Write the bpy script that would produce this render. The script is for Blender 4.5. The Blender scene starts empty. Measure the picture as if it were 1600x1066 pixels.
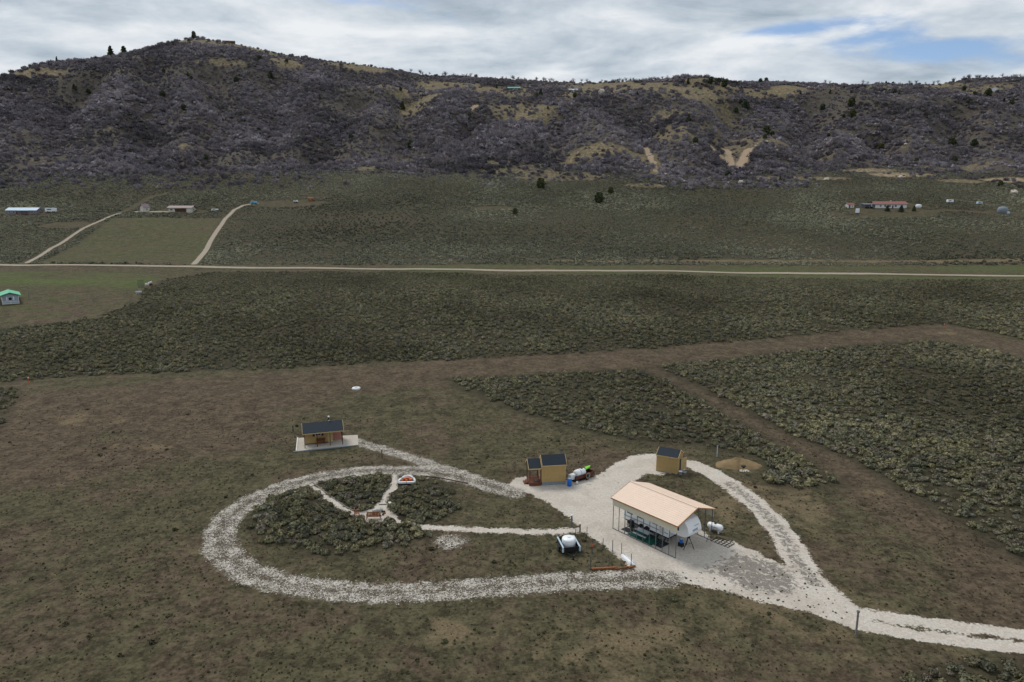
import bpy, bmesh, math, random
import numpy as np
from mathutils import Vector, Matrix
random.seed(7); RNG = np.random.default_rng(11)
scene = bpy.context.scene
C = scene.collection
rad = math.radians

# ------------------------------------------------------------------ camera, sky, sun, exposure
CAM_H = 40.0; FPX = 1600 * 24 / 36; PITCH = math.atan((533 - 328) / FPX)
cam_data = bpy.data.cameras.new('camera'); cam = bpy.data.objects.new('camera', cam_data); C.objects.link(cam)
cam_data.lens = 24; cam_data.sensor_width = 36; cam_data.clip_start = 0.5; cam_data.clip_end = 20000
cam.location = (0, 0, CAM_H); cam.rotation_euler = (math.pi / 2 - PITCH, 0, 0)
scene.camera = cam

SUN_EL, SUN_AZ = 52, -38           # azimuth measured from straight ahead (+Y), negative to the left
world = bpy.data.worlds.new('World'); scene.world = world; world.use_nodes = True
def build_sky():
    nt = world.node_tree; N = nt.nodes; L = nt.links; N.clear()
    def math_(op, a, b=None, c=None):
        n = N.new('ShaderNodeMath'); n.operation = op
        for i, v in enumerate((a, b, c)):
            if v is None: continue
            if isinstance(v, (int, float)): n.inputs[i].default_value = v
            else: L.new(v, n.inputs[i])
        return n.outputs[0]
    out = N.new('ShaderNodeOutputWorld'); bg = N.new('ShaderNodeBackground'); bg.inputs[1].default_value = 0.1
    sky = N.new('ShaderNodeTexSky'); sky.sky_type = 'NISHITA'; sky.sun_disc = False
    sky.sun_elevation = rad(SUN_EL); sky.sun_rotation = rad(SUN_AZ); sky.altitude = 2000; sky.dust_density = 2.5
    tc = N.new('ShaderNodeTexCoord'); sep = N.new('ShaderNodeSeparateXYZ'); L.new(tc.outputs['Generated'], sep.inputs[0])
    X, Y, Z = sep.outputs
    zz = math_('ADD', math_('MAXIMUM', Z, 0.0), 0.16)
    comb = N.new('ShaderNodeCombineXYZ')
    L.new(math_('DIVIDE', X, zz), comb.inputs[0]); L.new(math_('MULTIPLY', math_('DIVIDE', Y, zz), 1.25), comb.inputs[1])
    def noise(scale, detail, rough, dist, off):
        m = N.new('ShaderNodeMapping'); m.inputs['Location'].default_value = off; L.new(comb.outputs[0], m.inputs[0])
        n = N.new('ShaderNodeTexNoise'); n.inputs['Scale'].default_value = scale; n.inputs['Detail'].default_value = detail
        n.inputs['Roughness'].default_value = rough; n.inputs['Distortion'].default_value = dist; L.new(m.outputs[0], n.inputs[0]); return n.outputs[0]
    cover = noise(1.5, 9, .58, .35, (3.1, 1.7, 0)); shade = noise(1.5, 8, .55, .35, (8.4, 5.2, 2)); wisp = noise(5.5, 6, .6, .3, (1, 9, 4))
    az = math_('ARCTAN2', X, Y); el = math_('ARCSINE', Z)
    holes = None
    for (a0, e0, sa, se, w) in ((rad(31.5), rad(10.6), rad(5.0), rad(.60), .34), (rad(26), rad(11.8), rad(4), rad(.42), .24), (rad(20), rad(12.8), rad(5.0), rad(.40), .28), (rad(37.5), rad(9.5), rad(4), rad(.6), .22), (rad(-12), rad(15.2), rad(3), rad(.4), .2)):
        g = math_('ADD', math_('POWER', math_('DIVIDE', math_('SUBTRACT', az, a0), sa), 2.0), math_('POWER', math_('DIVIDE', math_('SUBTRACT', el, e0), se), 2.0))
        g = math_('MULTIPLY', math_('EXPONENT', math_('MULTIPLY', g, -0.7)), w)
        holes = g if holes is None else math_('ADD', holes, g)
    cv = math_('SUBTRACT', math_('ADD', math_('ADD', cover, .17), math_('MULTIPLY', math_('SUBTRACT', wisp, .5), .16)), holes)
    ramp = N.new('ShaderNodeMapRange'); ramp.interpolation_type = 'SMOOTHSTEP'; L.new(cv, ramp.inputs[0])
    ramp.inputs[1].default_value = .36; ramp.inputs[2].default_value = .60
    sr = N.new('ShaderNodeValToRGB'); L.new(math_('ADD', math_('MULTIPLY', shade, .8), math_('MULTIPLY', wisp, .2)), sr.inputs[0])
    sr.color_ramp.elements[0].position = .36; sr.color_ramp.elements[0].color = (.36, .44, .52, 1)
    sr.color_ramp.elements[1].position = .62; sr.color_ramp.elements[1].color = (.86, .89, .92, 1)
    e = sr.color_ramp.elements.new(.48); e.color = (.57, .64, .71, 1)
    sc = N.new('ShaderNodeVectorMath'); sc.operation = 'SCALE'; L.new(sr.outputs[0], sc.inputs[0]); sc.inputs[3].default_value = 7.3
    sk = N.new('ShaderNodeVectorMath'); sk.operation = 'SCALE'; L.new(sky.outputs[0], sk.inputs[0]); sk.inputs[3].default_value = 0.95
    mix = N.new('ShaderNodeMixRGB'); L.new(ramp.outputs[0], mix.inputs[0]); L.new(sk.outputs[0], mix.inputs[1]); L.new(sc.outputs[0], mix.inputs[2])
    L.new(mix.outputs[0], bg.inputs[0]); L.new(bg.outputs[0], out.inputs[0])
build_sky()
sun_d = bpy.data.lights.new('sun', 'SUN'); sun_d.energy = 1.6; sun_d.angle = rad(20); sun_d.color = (1.0, .95, .88)
sun = bpy.data.objects.new('sun', sun_d); C.objects.link(sun)
sdir = Vector((math.sin(rad(SUN_AZ)) * math.cos(rad(SUN_EL)), math.cos(rad(SUN_AZ)) * math.cos(rad(SUN_EL)), math.sin(rad(SUN_EL))))
sun.rotation_euler = sdir.to_track_quat('Z', 'Y').to_euler(); sun.location = (0, 0, 200)
vs = scene.view_settings; vs.view_transform = 'Standard'; vs.look = 'None'; vs.exposure = 0.42; vs.gamma = 1.0; vs.use_curve_mapping = False
scene.cycles.max_bounces = 4; scene.cycles.diffuse_bounces = 2; scene.cycles.use_adaptive_sampling = True; scene.cycles.adaptive_threshold = .02; scene.cycles.use_denoising = True; scene.cycles.denoiser = 'OPENIMAGEDENOISE'; scene.cycles.denoising_input_passes = 'RGB_ALBEDO_NORMAL'; scene.cycles.denoising_prefilter = 'ACCURATE'

# ------------------------------------------------------------------ terrain function
def hash2(ix, iy, s):
    h = (ix.astype(np.int64) * 374761393 + iy.astype(np.int64) * 668265263 + s * 974711) & 0x7fffffff
    h = ((h ^ (h >> 13)) * 1274126177) & 0x7fffffff
    return ((h ^ (h >> 16)) & 0xffff) / 65535.0
def vnoise(x, y, s=0):
    x = np.asarray(x, float); y = np.asarray(y, float)
    ix = np.floor(x); iy = np.floor(y); fx = x - ix; fy = y - iy
    fx = fx * fx * fx * (fx * (fx * 6 - 15) + 10); fy = fy * fy * fy * (fy * (fy * 6 - 15) + 10)
    a = hash2(ix, iy, s); b = hash2(ix + 1, iy, s); c = hash2(ix, iy + 1, s); d = hash2(ix + 1, iy + 1, s)
    return (a + (b - a) * fx) * (1 - fy) + (c + (d - c) * fx) * fy - .5
def fbm(x, y, s=0, o=4):
    r = 0; a = 1
    for k in range(o):
        r = r + vnoise(np.asarray(x) * 2 ** k, np.asarray(y) * 2 ** k, s + k * 17) * a; a *= .5
    return r
_by = np.arange(0, 700, 5.0)
_bz = np.interp(_by, [0, 125, 180, 230, 300, 360, 400, 520, 640, 700], [0, 0, 2, 6, 11, 15, 19, 42, 70, 84])
_bz = np.convolve(np.pad(_bz, 3, 'edge'), np.ones(7) / 7, 'valid')
RIDGE_PX = [-400, -150, 0, 100, 200, 250, 300, 340, 400, 450, 500, 560, 620, 660, 720, 800, 900, 1000, 1070, 1150, 1250, 1400, 1470, 1520, 1580, 1650, 2000]
RIDGE_PY = [167, 144, 121, 104, 84, 72, 60, 63, 75, 86, 94, 101, 110, 117, 121, 125, 130, 128, 123, 128, 131, 133, 132, 123, 121, 126, 138]
SN, CS = math.sin(PITCH), math.cos(PITCH)
GULLY = []
def ramp01(v, a, b):
    t = np.clip((v - a) / (b - a), 0, 1); return t * t * (3 - 2 * t)
def ridge(x):
    yr = 1225 + 40 * vnoise(np.asarray(x) / 300, np.zeros_like(np.asarray(x, float)), 5)
    px = 800 + (x / yr) * 1130
    row = np.interp(px, RIDGE_PX, RIDGE_PY)
    b = (533 - row) / FPX
    return yr, CAM_H + yr * (-SN + b * CS) / (CS + b * SN)
def seg_dist(x, y, pts, closed=False):
    d = np.full(np.shape(x), 1e9); n = len(pts)
    for i in range(n if closed else n - 1):
        (x0, y0), (x1, y1) = pts[i], pts[(i + 1) % n]
        dx, dy = x1 - x0, y1 - y0; L2 = dx * dx + dy * dy + 1e-9
        t = np.clip(((x - x0) * dx + (y - y0) * dy) / L2, 0, 1)
        d = np.minimum(d, np.hypot(x - x0 - t * dx, y - y0 - t * dy))
    return d
def zt(x, y):
    x = np.asarray(x, float); y = np.asarray(y, float)
    z = np.interp(y, _by, _bz)
    yf = 640 + 60 * vnoise(x / 170, x * 0, 3)
    zf = np.interp(yf, _by, _bz)
    yr, zr = ridge(x)
    t = np.clip((y - yf) / (yr - yf), 0, 1)
    zh = zf + (zr - zf) * (t + .10 * np.sin(t * math.pi) * (t - .35))
    w = np.sqrt(np.clip(np.sin(t * math.pi), 0, 1)) * ramp01(t, 0, .1) * (1 - ramp01(t, .80, 1.0))
    zh = zh + w * (fbm(x / 190, y / 300, 40, 4) * 40)
    zh = zh - np.maximum(y - yr, 0) * .22
    for pts, wd, dp in GULLY:
        zh = zh - dp * np.exp(-(seg_dist(x, y, pts) / wd) ** 2) * w
    z = np.where(y > yf, zh, z)
    roll = ramp01(y, 130, 260)
    z = z + roll * (fbm(x / 70, y / 70, 9, 3) * 1.2) * (1 - ramp01(y, 1000, 1200) * .7) + ramp01(y, 110, 150) * vnoise(x / 14, y / 14, 21) * .25
    return z
def zg(x, y): return float(zt(np.array([x]), np.array([y]))[0])
_ty = np.concatenate([np.arange(40, 200, .5), np.arange(200, 1600, 1.0)])
def G(px, py, z=None):
    """world point on the ground that is seen at a photograph pixel"""
    a = (px - 800) / FPX; b = (533 - py) / FPX
    dx, dy, dz = a, CS + b * SN, -SN + b * CS
    if z is not None:
        t = (z - CAM_H) / dz; return (dx * t, dy * t)
    h = CAM_H + _ty * dz / dy - zt(_ty * dx / dy, _ty)
    k = np.argmax(h < 0) if (h < 0).any() else int(np.argmin(np.where(_ty > 300, h, 1e9)))
    if not (h < 0).any(): return (_ty[k] * dx / dy, _ty[k])
    k = max(k, 1); f = h[k - 1] / (h[k - 1] - h[k] + 1e-9); yy = _ty[k - 1] + (_ty[k] - _ty[k - 1]) * min(max(f, 0), 1)
    return (yy * dx / dy, yy)
def GP(pts): return [G(*p) for p in pts]
def G3(px, py):
    x, y = G(px, py); return Vector((x, y, zg(x, y)))
_g = []
for p in ([(985, 165), (1005, 195), (1015, 230), (1030, 265)], [(1150, 165), (1140, 200), (1135, 245), (1150, 285)], [(330, 110), (360, 180), (330, 230), (318, 262)],
          [(730, 185), (700, 215), (690, 245)], [(560, 150), (530, 200), (500, 240)], [(1370, 205), (1400, 240), (1440, 262)], [(130, 130), (100, 180), (70, 220)], [(880, 180), (870, 215), (890, 250)], [(230, 90), (250, 140), (230, 200), (245, 260)], [(440, 130), (430, 190), (410, 250)], [(630, 150), (640, 200), (650, 250)], [(1270, 160), (1260, 210), (1290, 260)], [(1500, 165), (1480, 215), (1500, 260)]):
    _g.append((GP(p), 26, 22))
GULLY.extend(_g)
def inside(x, y, poly):
    r = np.zeros(np.shape(x), bool); n = len(poly)
    for i in range(n):
        (x0, y0), (x1, y1) = poly[i], poly[(i + 1) % n]
        if y0 == y1: continue
        c = ((y0 > y) != (y1 > y)) & (x < (x1 - x0) * (y - y0) / (y1 - y0) + x0); r ^= c
    return r
def sdf(x, y, poly):
    d = seg_dist(x, y, poly, True); return np.where(inside(x, y, poly), d, -d)

# ------------------------------------------------------------------ zones (world polygons)
RING = GP([(1040, 904), (980, 905), (900, 908), (800, 915), (700, 923), (600, 927), (520, 923), (440, 911), (382, 893), (350, 867), (341, 838), (355, 809), (394, 782), (445, 759), (510, 743), (580, 735), (650, 735), (700, 742), (750, 754), (800, 770)])
CABPATH = GP([(556, 690), (590, 700), (640, 715), (690, 731), (735, 746), (775, 760), (810, 772)])
YARD = GP([(793, 757), (806, 747), (822, 744), (860, 747), (905, 752), (925, 747), (945, 736), (965, 722), (985, 713), (1010, 709), (1026, 709), (1046, 715), (1075, 722), (1072, 736), (1030, 742), (1012, 741), (992, 752), (1004, 760), (1114, 842), (1146, 846), (1180, 862), (1222, 884), (1250, 878), (1290, 922), (1318, 948), (1330, 962), (1310, 966), (1250, 954), (1180, 938), (1120, 921), (1060, 912), (1000, 898), (986, 886), (968, 872), (942, 852), (915, 833), (898, 817), (880, 802), (858, 787), (828, 773), (800, 765)])
LOOPROAD = GP([(1060, 722), (1085, 727), (1110, 738), (1140, 756), (1175, 783), (1205, 812), (1228, 843), (1246, 876), (1272, 912), (1305, 942), (1335, 962)])
EXITROAD = GP([(1290, 948), (1340, 966), (1400, 977), (1470, 987), (1540, 995), (1600, 1003), (1700, 1019), (1850, 1045)])
FOOT = GP([(664, 823), (700, 826), (760, 829), (820, 831), (870, 831), (908, 828)])
ISL_A = GP([(484, 756), (505, 772), (525, 787), (545, 800), (565, 808)])
ISL_B = GP([(616, 738), (617, 752), (613, 764), (603, 773), (598, 785), (592, 794)])
ISL_C = GP([(612, 812), (630, 816), (650, 820), (668, 824)])
ISL_P = GP([(548, 800), (562, 799), (580, 796), (588, 786), (600, 785), (610, 788), (620, 800), (626, 815), (605, 818), (580, 816), (560, 811)])
PATCH = [(G(706, 846)[0] + 2.0 * math.cos(a), G(706, 846)[1] + 1.9 * math.sin(a)) for a in np.linspace(0, 6.28, 14)[:-1]]
SLAB = GP([(464, 706), (560, 696), (559, 680), (466, 685)])
CLEARPAD = GP([(1145, 727), (1160, 728), (1172, 738), (1158, 738)])
ROAD = GP([(-330, 410), (-150, 412), (0, 414), (150, 414.5), (300, 416.5), (500, 419), (700, 421), (900, 423), (1100, 425), (1300, 427.5), (1600, 431.5), (1900, 436), (2050, 438)])
TRACK_A = GP([(42, 411), (80, 388), (130, 357), (170, 339), (188, 333)])
TRACK_B = GP([(303, 413), (330, 375), (352, 342), (366, 328), (380, 321), (402, 318)])
TRACK_C = GP([(188, 333), (235, 308), (262, 302)])
TRACK_D = GP([(212, 331), (240, 331), (272, 331), (300, 332)])
TRACK_E = GP([(1300, 332), (1330, 340), (1420, 334), (1480, 328), (1570, 334), (1640, 340)])
TRACK_F = GP([(1480, 309), (1540, 318), (1620, 328)])
FIELD = GP([(60, 411), (175, 341), (345, 341), (300, 412)])
PASTURE = GP([(-330, 424), (215, 427), (262, 431), (225, 447), (215, 470), (150, 496), (0, 516), (-330, 540)])
CIRCLE = GP([(60, 478), (100, 482), (125, 487), (128, 492), (100, 498), (60, 502), (20, 506), (-40, 511)])
S_UP = GP([(-330, 625), (-60, 603), (60, 593), (130, 588), (300, 581), (450, 576), (550, 570), (700, 563), (850, 555), (1000, 546), (1150, 533), (1300, 520), (1400, 511), (1480, 508), (1540, 517), (1600, 532), (1750, 562), (2000, 600), (2000, 441), (1600, 437), (1000, 429), (330, 425), (262, 436), (225, 452), (215, 471), (150, 497), (0, 517), (-330, 540)])
S_MID = GP([(684, 590), (760, 587), (860, 582), (1000, 574), (1030, 585), (1080, 611), (1130, 640), (1200, 680), (1270, 715), (1292, 735), (1340, 762), (1310, 768), (1240, 769), (1210, 765), (1168, 742), (1190, 733), (1180, 718), (1120, 708), (1080, 698), (1010, 695), (950, 685), (860, 662), (790, 640), (720, 610)])
S_RIGHT = GP([(1015, 573), (1060, 566), (1200, 551), (1350, 537), (1450, 531), (1530, 540), (1600, 560), (1750, 600), (1950, 700), (1950, 960), (1700, 925), (1600, 885), (1545, 858), (1480, 814), (1400, 769), (1320, 719), (1250, 692), (1180, 656), (1100, 613)])
S_LEFT = GP([(-200, 615), (10, 606), (32, 607), (24, 630), (0, 668), (-200, 760)])
S_LOW = GP([(1385, 1075), (1430, 1048), (1500, 1030), (1600, 1021), (1750, 1030), (1750, 1120), (1385, 1120)])
S_ISL = GP([(386, 822), (400, 798), (440, 772), (486, 762), (535, 747), (610, 741), (650, 744), (700, 752), (712, 772), (722, 797), (690, 808), (682, 818), (690, 830), (670, 846), (600, 861), (520, 873), (470, 869), (442, 862), (452, 851), (410, 852), (390, 838)])
SAGES = [S_UP, S_MID, S_RIGHT, S_LEFT, S_LOW, S_ISL]
# open ground on the hill: (px, py, rx, ry, strength)
OPEN = [(40, 112, 60, 8, 1), (300, 63, 55, 5, 1), (380, 74, 60, 4, .9), (345, 97, 30, 8, .9), (445, 100, 28, 8, 1), (560, 106, 45, 5, 1), (610, 140, 55, 6, 1), (700, 134, 60, 6, 1), (790, 143, 60, 7, 1), (660, 161, 28, 8, 1), (815, 178, 50, 14, 1), (900, 148, 40, 7, 1), (960, 138, 90, 10, 1), (1040, 140, 80, 10, 1), (1130, 138, 60, 9, .9), (1240, 142, 55, 8, 1), (1330, 134, 90, 5, .9), (1450, 133, 90, 5, 1), (1540, 140, 70, 7, 1), (1050, 178, 30, 8, .8), (1062, 206, 24, 14, .8), (945, 232, 55, 11, 1), (850, 228, 28, 8, .7), (575, 262, 16, 5, .8), (620, 250, 22, 4, .6), (800, 262, 55, 12, .6), (870, 275, 60, 8, .7), (1010, 290, 30, 4, .7), (1250, 279, 60, 3, .9), (1360, 266, 40, 3, 1.1), (1410, 273, 45, 4, 1.15), (1520, 262, 50, 5, .7), (1500, 283, 30, 3, 1.0), (1570, 281, 40, 5, 1.2), (1450, 262, 30, 3, .8), (1400, 232, 40, 8, .5), (290, 228, 10, 6, 1), (325, 212, 7, 6, 1), (60, 252, 30, 5, .6), (1215, 222, 25, 6, .8), (1020, 255, 6, 14, .8), (1340, 205, 60, 12, .35), (1480, 240, 60, 14, .35), (1025, 270, 10, 6, 1), (170, 203, 12, 5, .7)]
OPEN_W = []
for (px, py, rx, ry, s) in OPEN:
    c = G(px, py); e = G(px, max(py - ry, py - 25)); f = G(px, py + ry); g = G(px + rx, py)
    OPEN_W.append((c[0], (e[1] + f[1]) / 2, abs(g[0] - c[0]) + 3, max(6, min(130, abs(e[1] - f[1]) / 2)), s))
SCARS = [(GP(q), w) for q, w in (([(1112, 229), (1122, 240), (1134, 250)], 5), ([(1133, 233), (1139, 246), (1143, 262)], 5), ([(1169, 234), (1163, 246), (1156, 262)], 6), ([(1010, 232), (1018, 250), (1026, 268)], 3.5), ([(745, 165), (735, 172)], 4))]
def open_mask(x, y):
    m = np.zeros(np.shape(x)); wob = 1 + .7 * fbm(x / 25, y / 35, 77, 3)
    for (cx, cy, rx, ry, s) in OPEN_W:
        q = ((x - cx) / rx) ** 2 + ((y - cy) / ry) ** 2
        m = np.maximum(m, s * np.clip(1.6 - q * wob, 0, 1))
    for q, w in SCARS: m = np.maximum(m, 1.6 * np.clip(1.5 - seg_dist(x, y, q) / w, 0, 1))
    return m
YARDS_FAR = [(1395, 331, 62, 9), (1400, 321, 45, 5), (282, 330, 40, 4), (35, 333, 40, 3), (450, 318, 55, 5), (1565, 333, 25, 4), (775, 325, 35, 3), (110, 352, 45, 5)]
YF_W = []
for (px, py, rx, ry) in YARDS_FAR:
    c = G(px, py); e = G(px, py - ry); f = G(px, py + ry); g = G(px + rx, py); YF_W.append((c[0], (e[1] + f[1]) / 2, abs(g[0] - c[0]), max(5, abs(e[1] - f[1]) / 2)))
def yard_far(x, y):
    m = np.zeros(np.shape(x))
    for (cx, cy, rx, ry) in YF_W: m = np.maximum(m, np.clip((1.25 - ((x - cx) / rx) ** 2 - ((y - cy) / ry) ** 2) * 3, 0, 1))
    return m

# ------------------------------------------------------------------ materials
MATS = {}
def new_mat(name):
    m = bpy.data.materials.new(name); m.use_nodes = True; nt = m.node_tree; b = nt.nodes['Principled BSDF']; b.inputs['Specular IOR Level'].default_value = .25
    return m, nt, b
def mat(name, col, rough=.75, metal=0.0, var=.14, scale=5.0, spec=.3):
    if name in MATS: return MATS[name]
    m, nt, b = new_mat(name); b.inputs['Roughness'].default_value = rough; b.inputs['Metallic'].default_value = metal; b.inputs['Specular IOR Level'].default_value = spec
    tc = nt.nodes.new('ShaderNodeTexCoord'); n = nt.nodes.new('ShaderNodeTexNoise'); n.inputs['Scale'].default_value = scale; n.inputs['Detail'].default_value = 5
    nt.links.new(tc.outputs['Object'], n.inputs['Vector'])
    r = nt.nodes.new('ShaderNodeMapRange'); r.inputs[1].default_value = .3; r.inputs[2].default_value = .7; r.inputs[3].default_value = 1 - var; r.inputs[4].default_value = 1 + var
    nt.links.new(n.outputs[0], r.inputs[0])
    v = nt.nodes.new('ShaderNodeVectorMath'); v.operation = 'SCALE'; v.inputs[0].default_value = col[:3]; nt.links.new(r.outputs[0], v.inputs[3])
    nt.links.new(v.outputs[0], b.inputs['Base Color']); MATS[name] = m; return m
def plant_mat(name, cols, var=.35, stand=0.0, sc=.02):
    """colour differs from plant to plant (object random) and from leaf clump to leaf clump (tone attribute)"""
    m, nt, b = new_mat(name); b.inputs['Roughness'].default_value = .9; b.inputs['Specular IOR Level'].default_value = .08
    oi = nt.nodes.new('ShaderNodeObjectInfo'); cr = nt.nodes.new('ShaderNodeValToRGB'); cr.color_ramp.interpolation = 'LINEAR'
    els = cr.color_ramp.elements
    for i, c in enumerate(cols):
        p = i / (len(cols) - 1)
        if i < 2: e = els[i]; e.position = p
        else: e = els.new(p)
        e.color = (*c, 1)
    for i, c in enumerate(cols):
        els[i].position = i / (len(cols) - 1) if len(cols) == len(els) else els[i].position
    srt = sorted(range(len(els)), key=lambda i: els[i].position)
    for k, i in enumerate(srt): els[i].color = (*cols[k], 1)
    nt.links.new(oi.outputs['Random'], cr.inputs[0])
    at = nt.nodes.new('ShaderNodeAttribute'); at.attribute_name = 'tone'
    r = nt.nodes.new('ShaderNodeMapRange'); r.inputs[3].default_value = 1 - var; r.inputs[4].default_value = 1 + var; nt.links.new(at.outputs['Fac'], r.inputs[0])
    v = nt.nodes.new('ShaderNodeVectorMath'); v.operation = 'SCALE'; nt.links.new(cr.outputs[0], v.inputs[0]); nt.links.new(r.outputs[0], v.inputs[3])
    res = v.outputs[0]
    if stand:                      # neighbouring plants of one stand share their tone
        n = nt.nodes.new('ShaderNodeTexNoise'); n.inputs['Scale'].default_value = sc; n.inputs['Detail'].default_value = 3; nt.links.new(oi.outputs['Location'], n.inputs[0])
        q = nt.nodes.new('ShaderNodeMapRange'); q.inputs[1].default_value = .32; q.inputs[2].default_value = .68; q.inputs[3].default_value = 1 - stand; q.inputs[4].default_value = 1 + stand; nt.links.new(n.outputs[0], q.inputs[0])
        w = nt.nodes.new('ShaderNodeVectorMath'); w.operation = 'SCALE'; nt.links.new(res, w.inputs[0]); nt.links.new(q.outputs[0], w.inputs[3]); res = w.outputs[0]
    nt.links.new(res, b.inputs['Base Color']); MATS[name] = m; return m

def ground_material():
    m, nt, b = new_mat('ground_cover'); N = nt.nodes; L = nt.links
    b.inputs['Roughness'].default_value = .95; b.inputs['Specular IOR Level'].default_value = .1
    tc = N.new('ShaderNodeTexCoord'); P = tc.outputs['Object']
    def noise(scale, detail=6, rough=.6, dist=0.0, off=(0, 0, 0), aniso=None):
        mp = N.new('ShaderNodeMapping'); mp.inputs['Location'].default_value = off
        if aniso: mp.inputs['Scale'].default_value = aniso
        L.new(P, mp.inputs[0]); n = N.new('ShaderNodeTexNoise'); n.inputs['Scale'].default_value = scale; n.inputs['Detail'].default_value = detail
        n.inputs['Roughness'].default_value = rough; n.inputs['Distortion'].default_value = dist; L.new(mp.outputs[0], n.inputs[0]); return n.outputs[0]
    def attr(n):
        a = N.new('ShaderNodeAttribute'); a.attribute_name = n; return a.outputs['Fac']
    def mr(v, a, b_, c=0.0, d=1.0, smooth=True):
        r = N.new('ShaderNodeMapRange'); r.interpolation_type = 'SMOOTHSTEP' if smooth else 'LINEAR'
        L.new(v, r.inputs[0]); r.inputs[1].default_value = a; r.inputs[2].default_value = b_; r.inputs[3].default_value = c; r.inputs[4].default_value = d; return r.outputs[0]
    def mt(op, a, b_=None):
        n = N.new('ShaderNodeMath'); n.operation = op
        for i, v in enumerate((a, b_)):
            if v is None: continue
            if isinstance(v, (int, float)): n.inputs[i].default_value = v
            else: L.new(v, n.inputs[i])
        return n.outputs[0]
    def mix(f, a, b_):
        n = N.new('ShaderNodeMixRGB')
        for i, v in enumerate((f, a, b_)):
            if isinstance(v, (int, float)): n.inputs[i].default_value = v
            elif isinstance(v, tuple): n.inputs[i].default_value = (*v, 1)
            else: L.new(v, n.inputs[i])
        return n.outputs[0]
    fine = noise(3.2, 8, .68); mid = noise(.55, 7, .62, .4, (5, 2, 0)); big = noise(.07, 6, .6, .5, (9, 4, 0)); huge = noise(.022, 5, .55, .3, (2, 7, 0))
    tiny = noise(9.0, 5, .7, 0, (3, 3, 3))
    grit = mt('ADD', mt('ADD', mt('MULTIPLY', fine, .30), mt('MULTIPLY', noise(1.2, 6, .66, .4, (44, 2, 0)), .42)), mt('MULTIPLY', noise(.33, 5, .6, .4, (14, 22, 0)), .28))
    soil = mix(mr(grit, .39, .62), (.040, .029, .019), (.132, .100, .067))
    grass = mix(mr(grit, .39, .62), (.030, .028, .015), (.114, .101, .058))
    cov = mt('ADD', mt('ADD', mt('MULTIPLY', big, .55), mt('MULTIPLY', mid, .40)), mt('MULTIPLY', huge, .3))
    base = mix(mr(mt('SUBTRACT', cov, mt('MULTIPLY', attr('bare'), .16)), .52, .66), soil, grass)
    dry = mix(mr(fine, .3, .7), (.110, .082, .048), (.215, .165, .100))
    base = mix(mt('MULTIPLY', mr(mt('ADD', mt('ADD', mt('MULTIPLY', noise(.16, 7, .65, .6, (31, 8, 0)), .7), mt('MULTIPLY', mid, .3)), mt('MULTIPLY', attr('dry'), .16)), .575, .70), .75), base, dry)
    base = mix(mt('MULTIPLY', mr(tiny, .62, .72), .5), base, (.19, .16, .12))          # pale flecks of stone and straw
    base = mix(mt('MULTIPLY', mr(noise(1.3, 5, .7, 0, (70, 5, 0)), .66, .74), .45), base, (.026, .025, .016))
    green = mix(mr(mid, .3, .7), (.050, .072, .020), (.100, .122, .042))
    base = mix(mt('MULTIPLY', attr('green'), mr(big, .25, .6, .55, 1.0)), base, green)
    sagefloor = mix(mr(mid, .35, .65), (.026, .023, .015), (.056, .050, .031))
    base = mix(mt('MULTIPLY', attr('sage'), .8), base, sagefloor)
    # hill
    hn = noise(.05, 7, .62, .6, (1, 1, 1)); hf = noise(.35, 7, .68, .2, (4, 4, 1))
    hill = mix(mr(hf, .35, .65), (.050, .043, .039), (.105, .090, .070))
    base = mix(attr('hill'), base, hill)
    opn = mix(mr(hf, .32, .66), (.085, .070, .045), (.200, .158, .092))
    opn = mix(mr(hn, .52, .66), opn, mix(mr(hf, .4, .6), (.07, .075, .04), (.12, .12, .06)))
    op = attr('open')
    base = mix(mr(mt('ADD', op, mt('ADD', mt('MULTIPLY', mt('SUBTRACT', hf, .5), 2.4), mt('MULTIPLY', mt('SUBTRACT', hn, .5), 1.6))), .30, .95), base, opn)
    base = mix(mt('MULTIPLY', mr(mt('ADD', op, mt('MULTIPLY', mt('SUBTRACT', hf, .5), 1.2)), 1.0, 1.25), .8), base, mix(mr(fine, .3, .7), (.26, .18, .12), (.42, .33, .24)))
    # gravel and dirt tracks
    gv = attr('gravel'); rg = attr('rough')
    gcol = mix(mr(fine, .28, .72), (.46, .41, .355), (.68, .625, .56))
    gcol = mix(mr(tiny, .35, .7), mix(.35, gcol, (.26, .235, .20)), gcol)
    gcol = mix(mt('MULTIPLY', mr(noise(.30, 6, .62, .5, (12, 40, 0)), .42, .66), .40), gcol, (.34, .29, .235))
    weedy = noise(1.6, 6, .72, .9, (17, 3, 0)); gcol = mix(mt('MULTIPLY', mr(mt('ADD', mt('MULTIPLY', attr('dirty'), .22), weedy), .60, .70), .85), gcol, mix(mr(tiny, .35, .65), (.10, .085, .068), (.22, .20, .18)))
    edge = mt('ADD', gv, mt('ADD', mt('MULTIPLY', mt('SUBTRACT', mid, .5), 2.2), mt('MULTIPLY', mt('SUBTRACT', fine, .5), 1.6)))
    base = mix(mr(edge, -.12, .22), base, gcol)
    # coarse, half overgrown gravel: white streaks of stone in dark soil
    st = noise(4.2, 4, .8, 1.0, (8, 8, 0)); rc = mix(mr(mt('ADD', st, mt('SUBTRACT', mt('MULTIPLY', mt('SUBTRACT', mid, .5), .35), mt('MULTIPLY', attr('crown'), .06))), .45, .58), (.085, .069, .050), mix(mr(tiny, .3, .7), (.38, .35, .305), (.66, .625, .565)))
    re = mt('ADD', rg, mt('ADD', mt('MULTIPLY', mt('SUBTRACT', mid, .5), 2.2), mt('MULTIPLY', mt('SUBTRACT', fine, .5), 3.0)))
    base = mix(mr(re, -.2, .5), base, rc)
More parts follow.
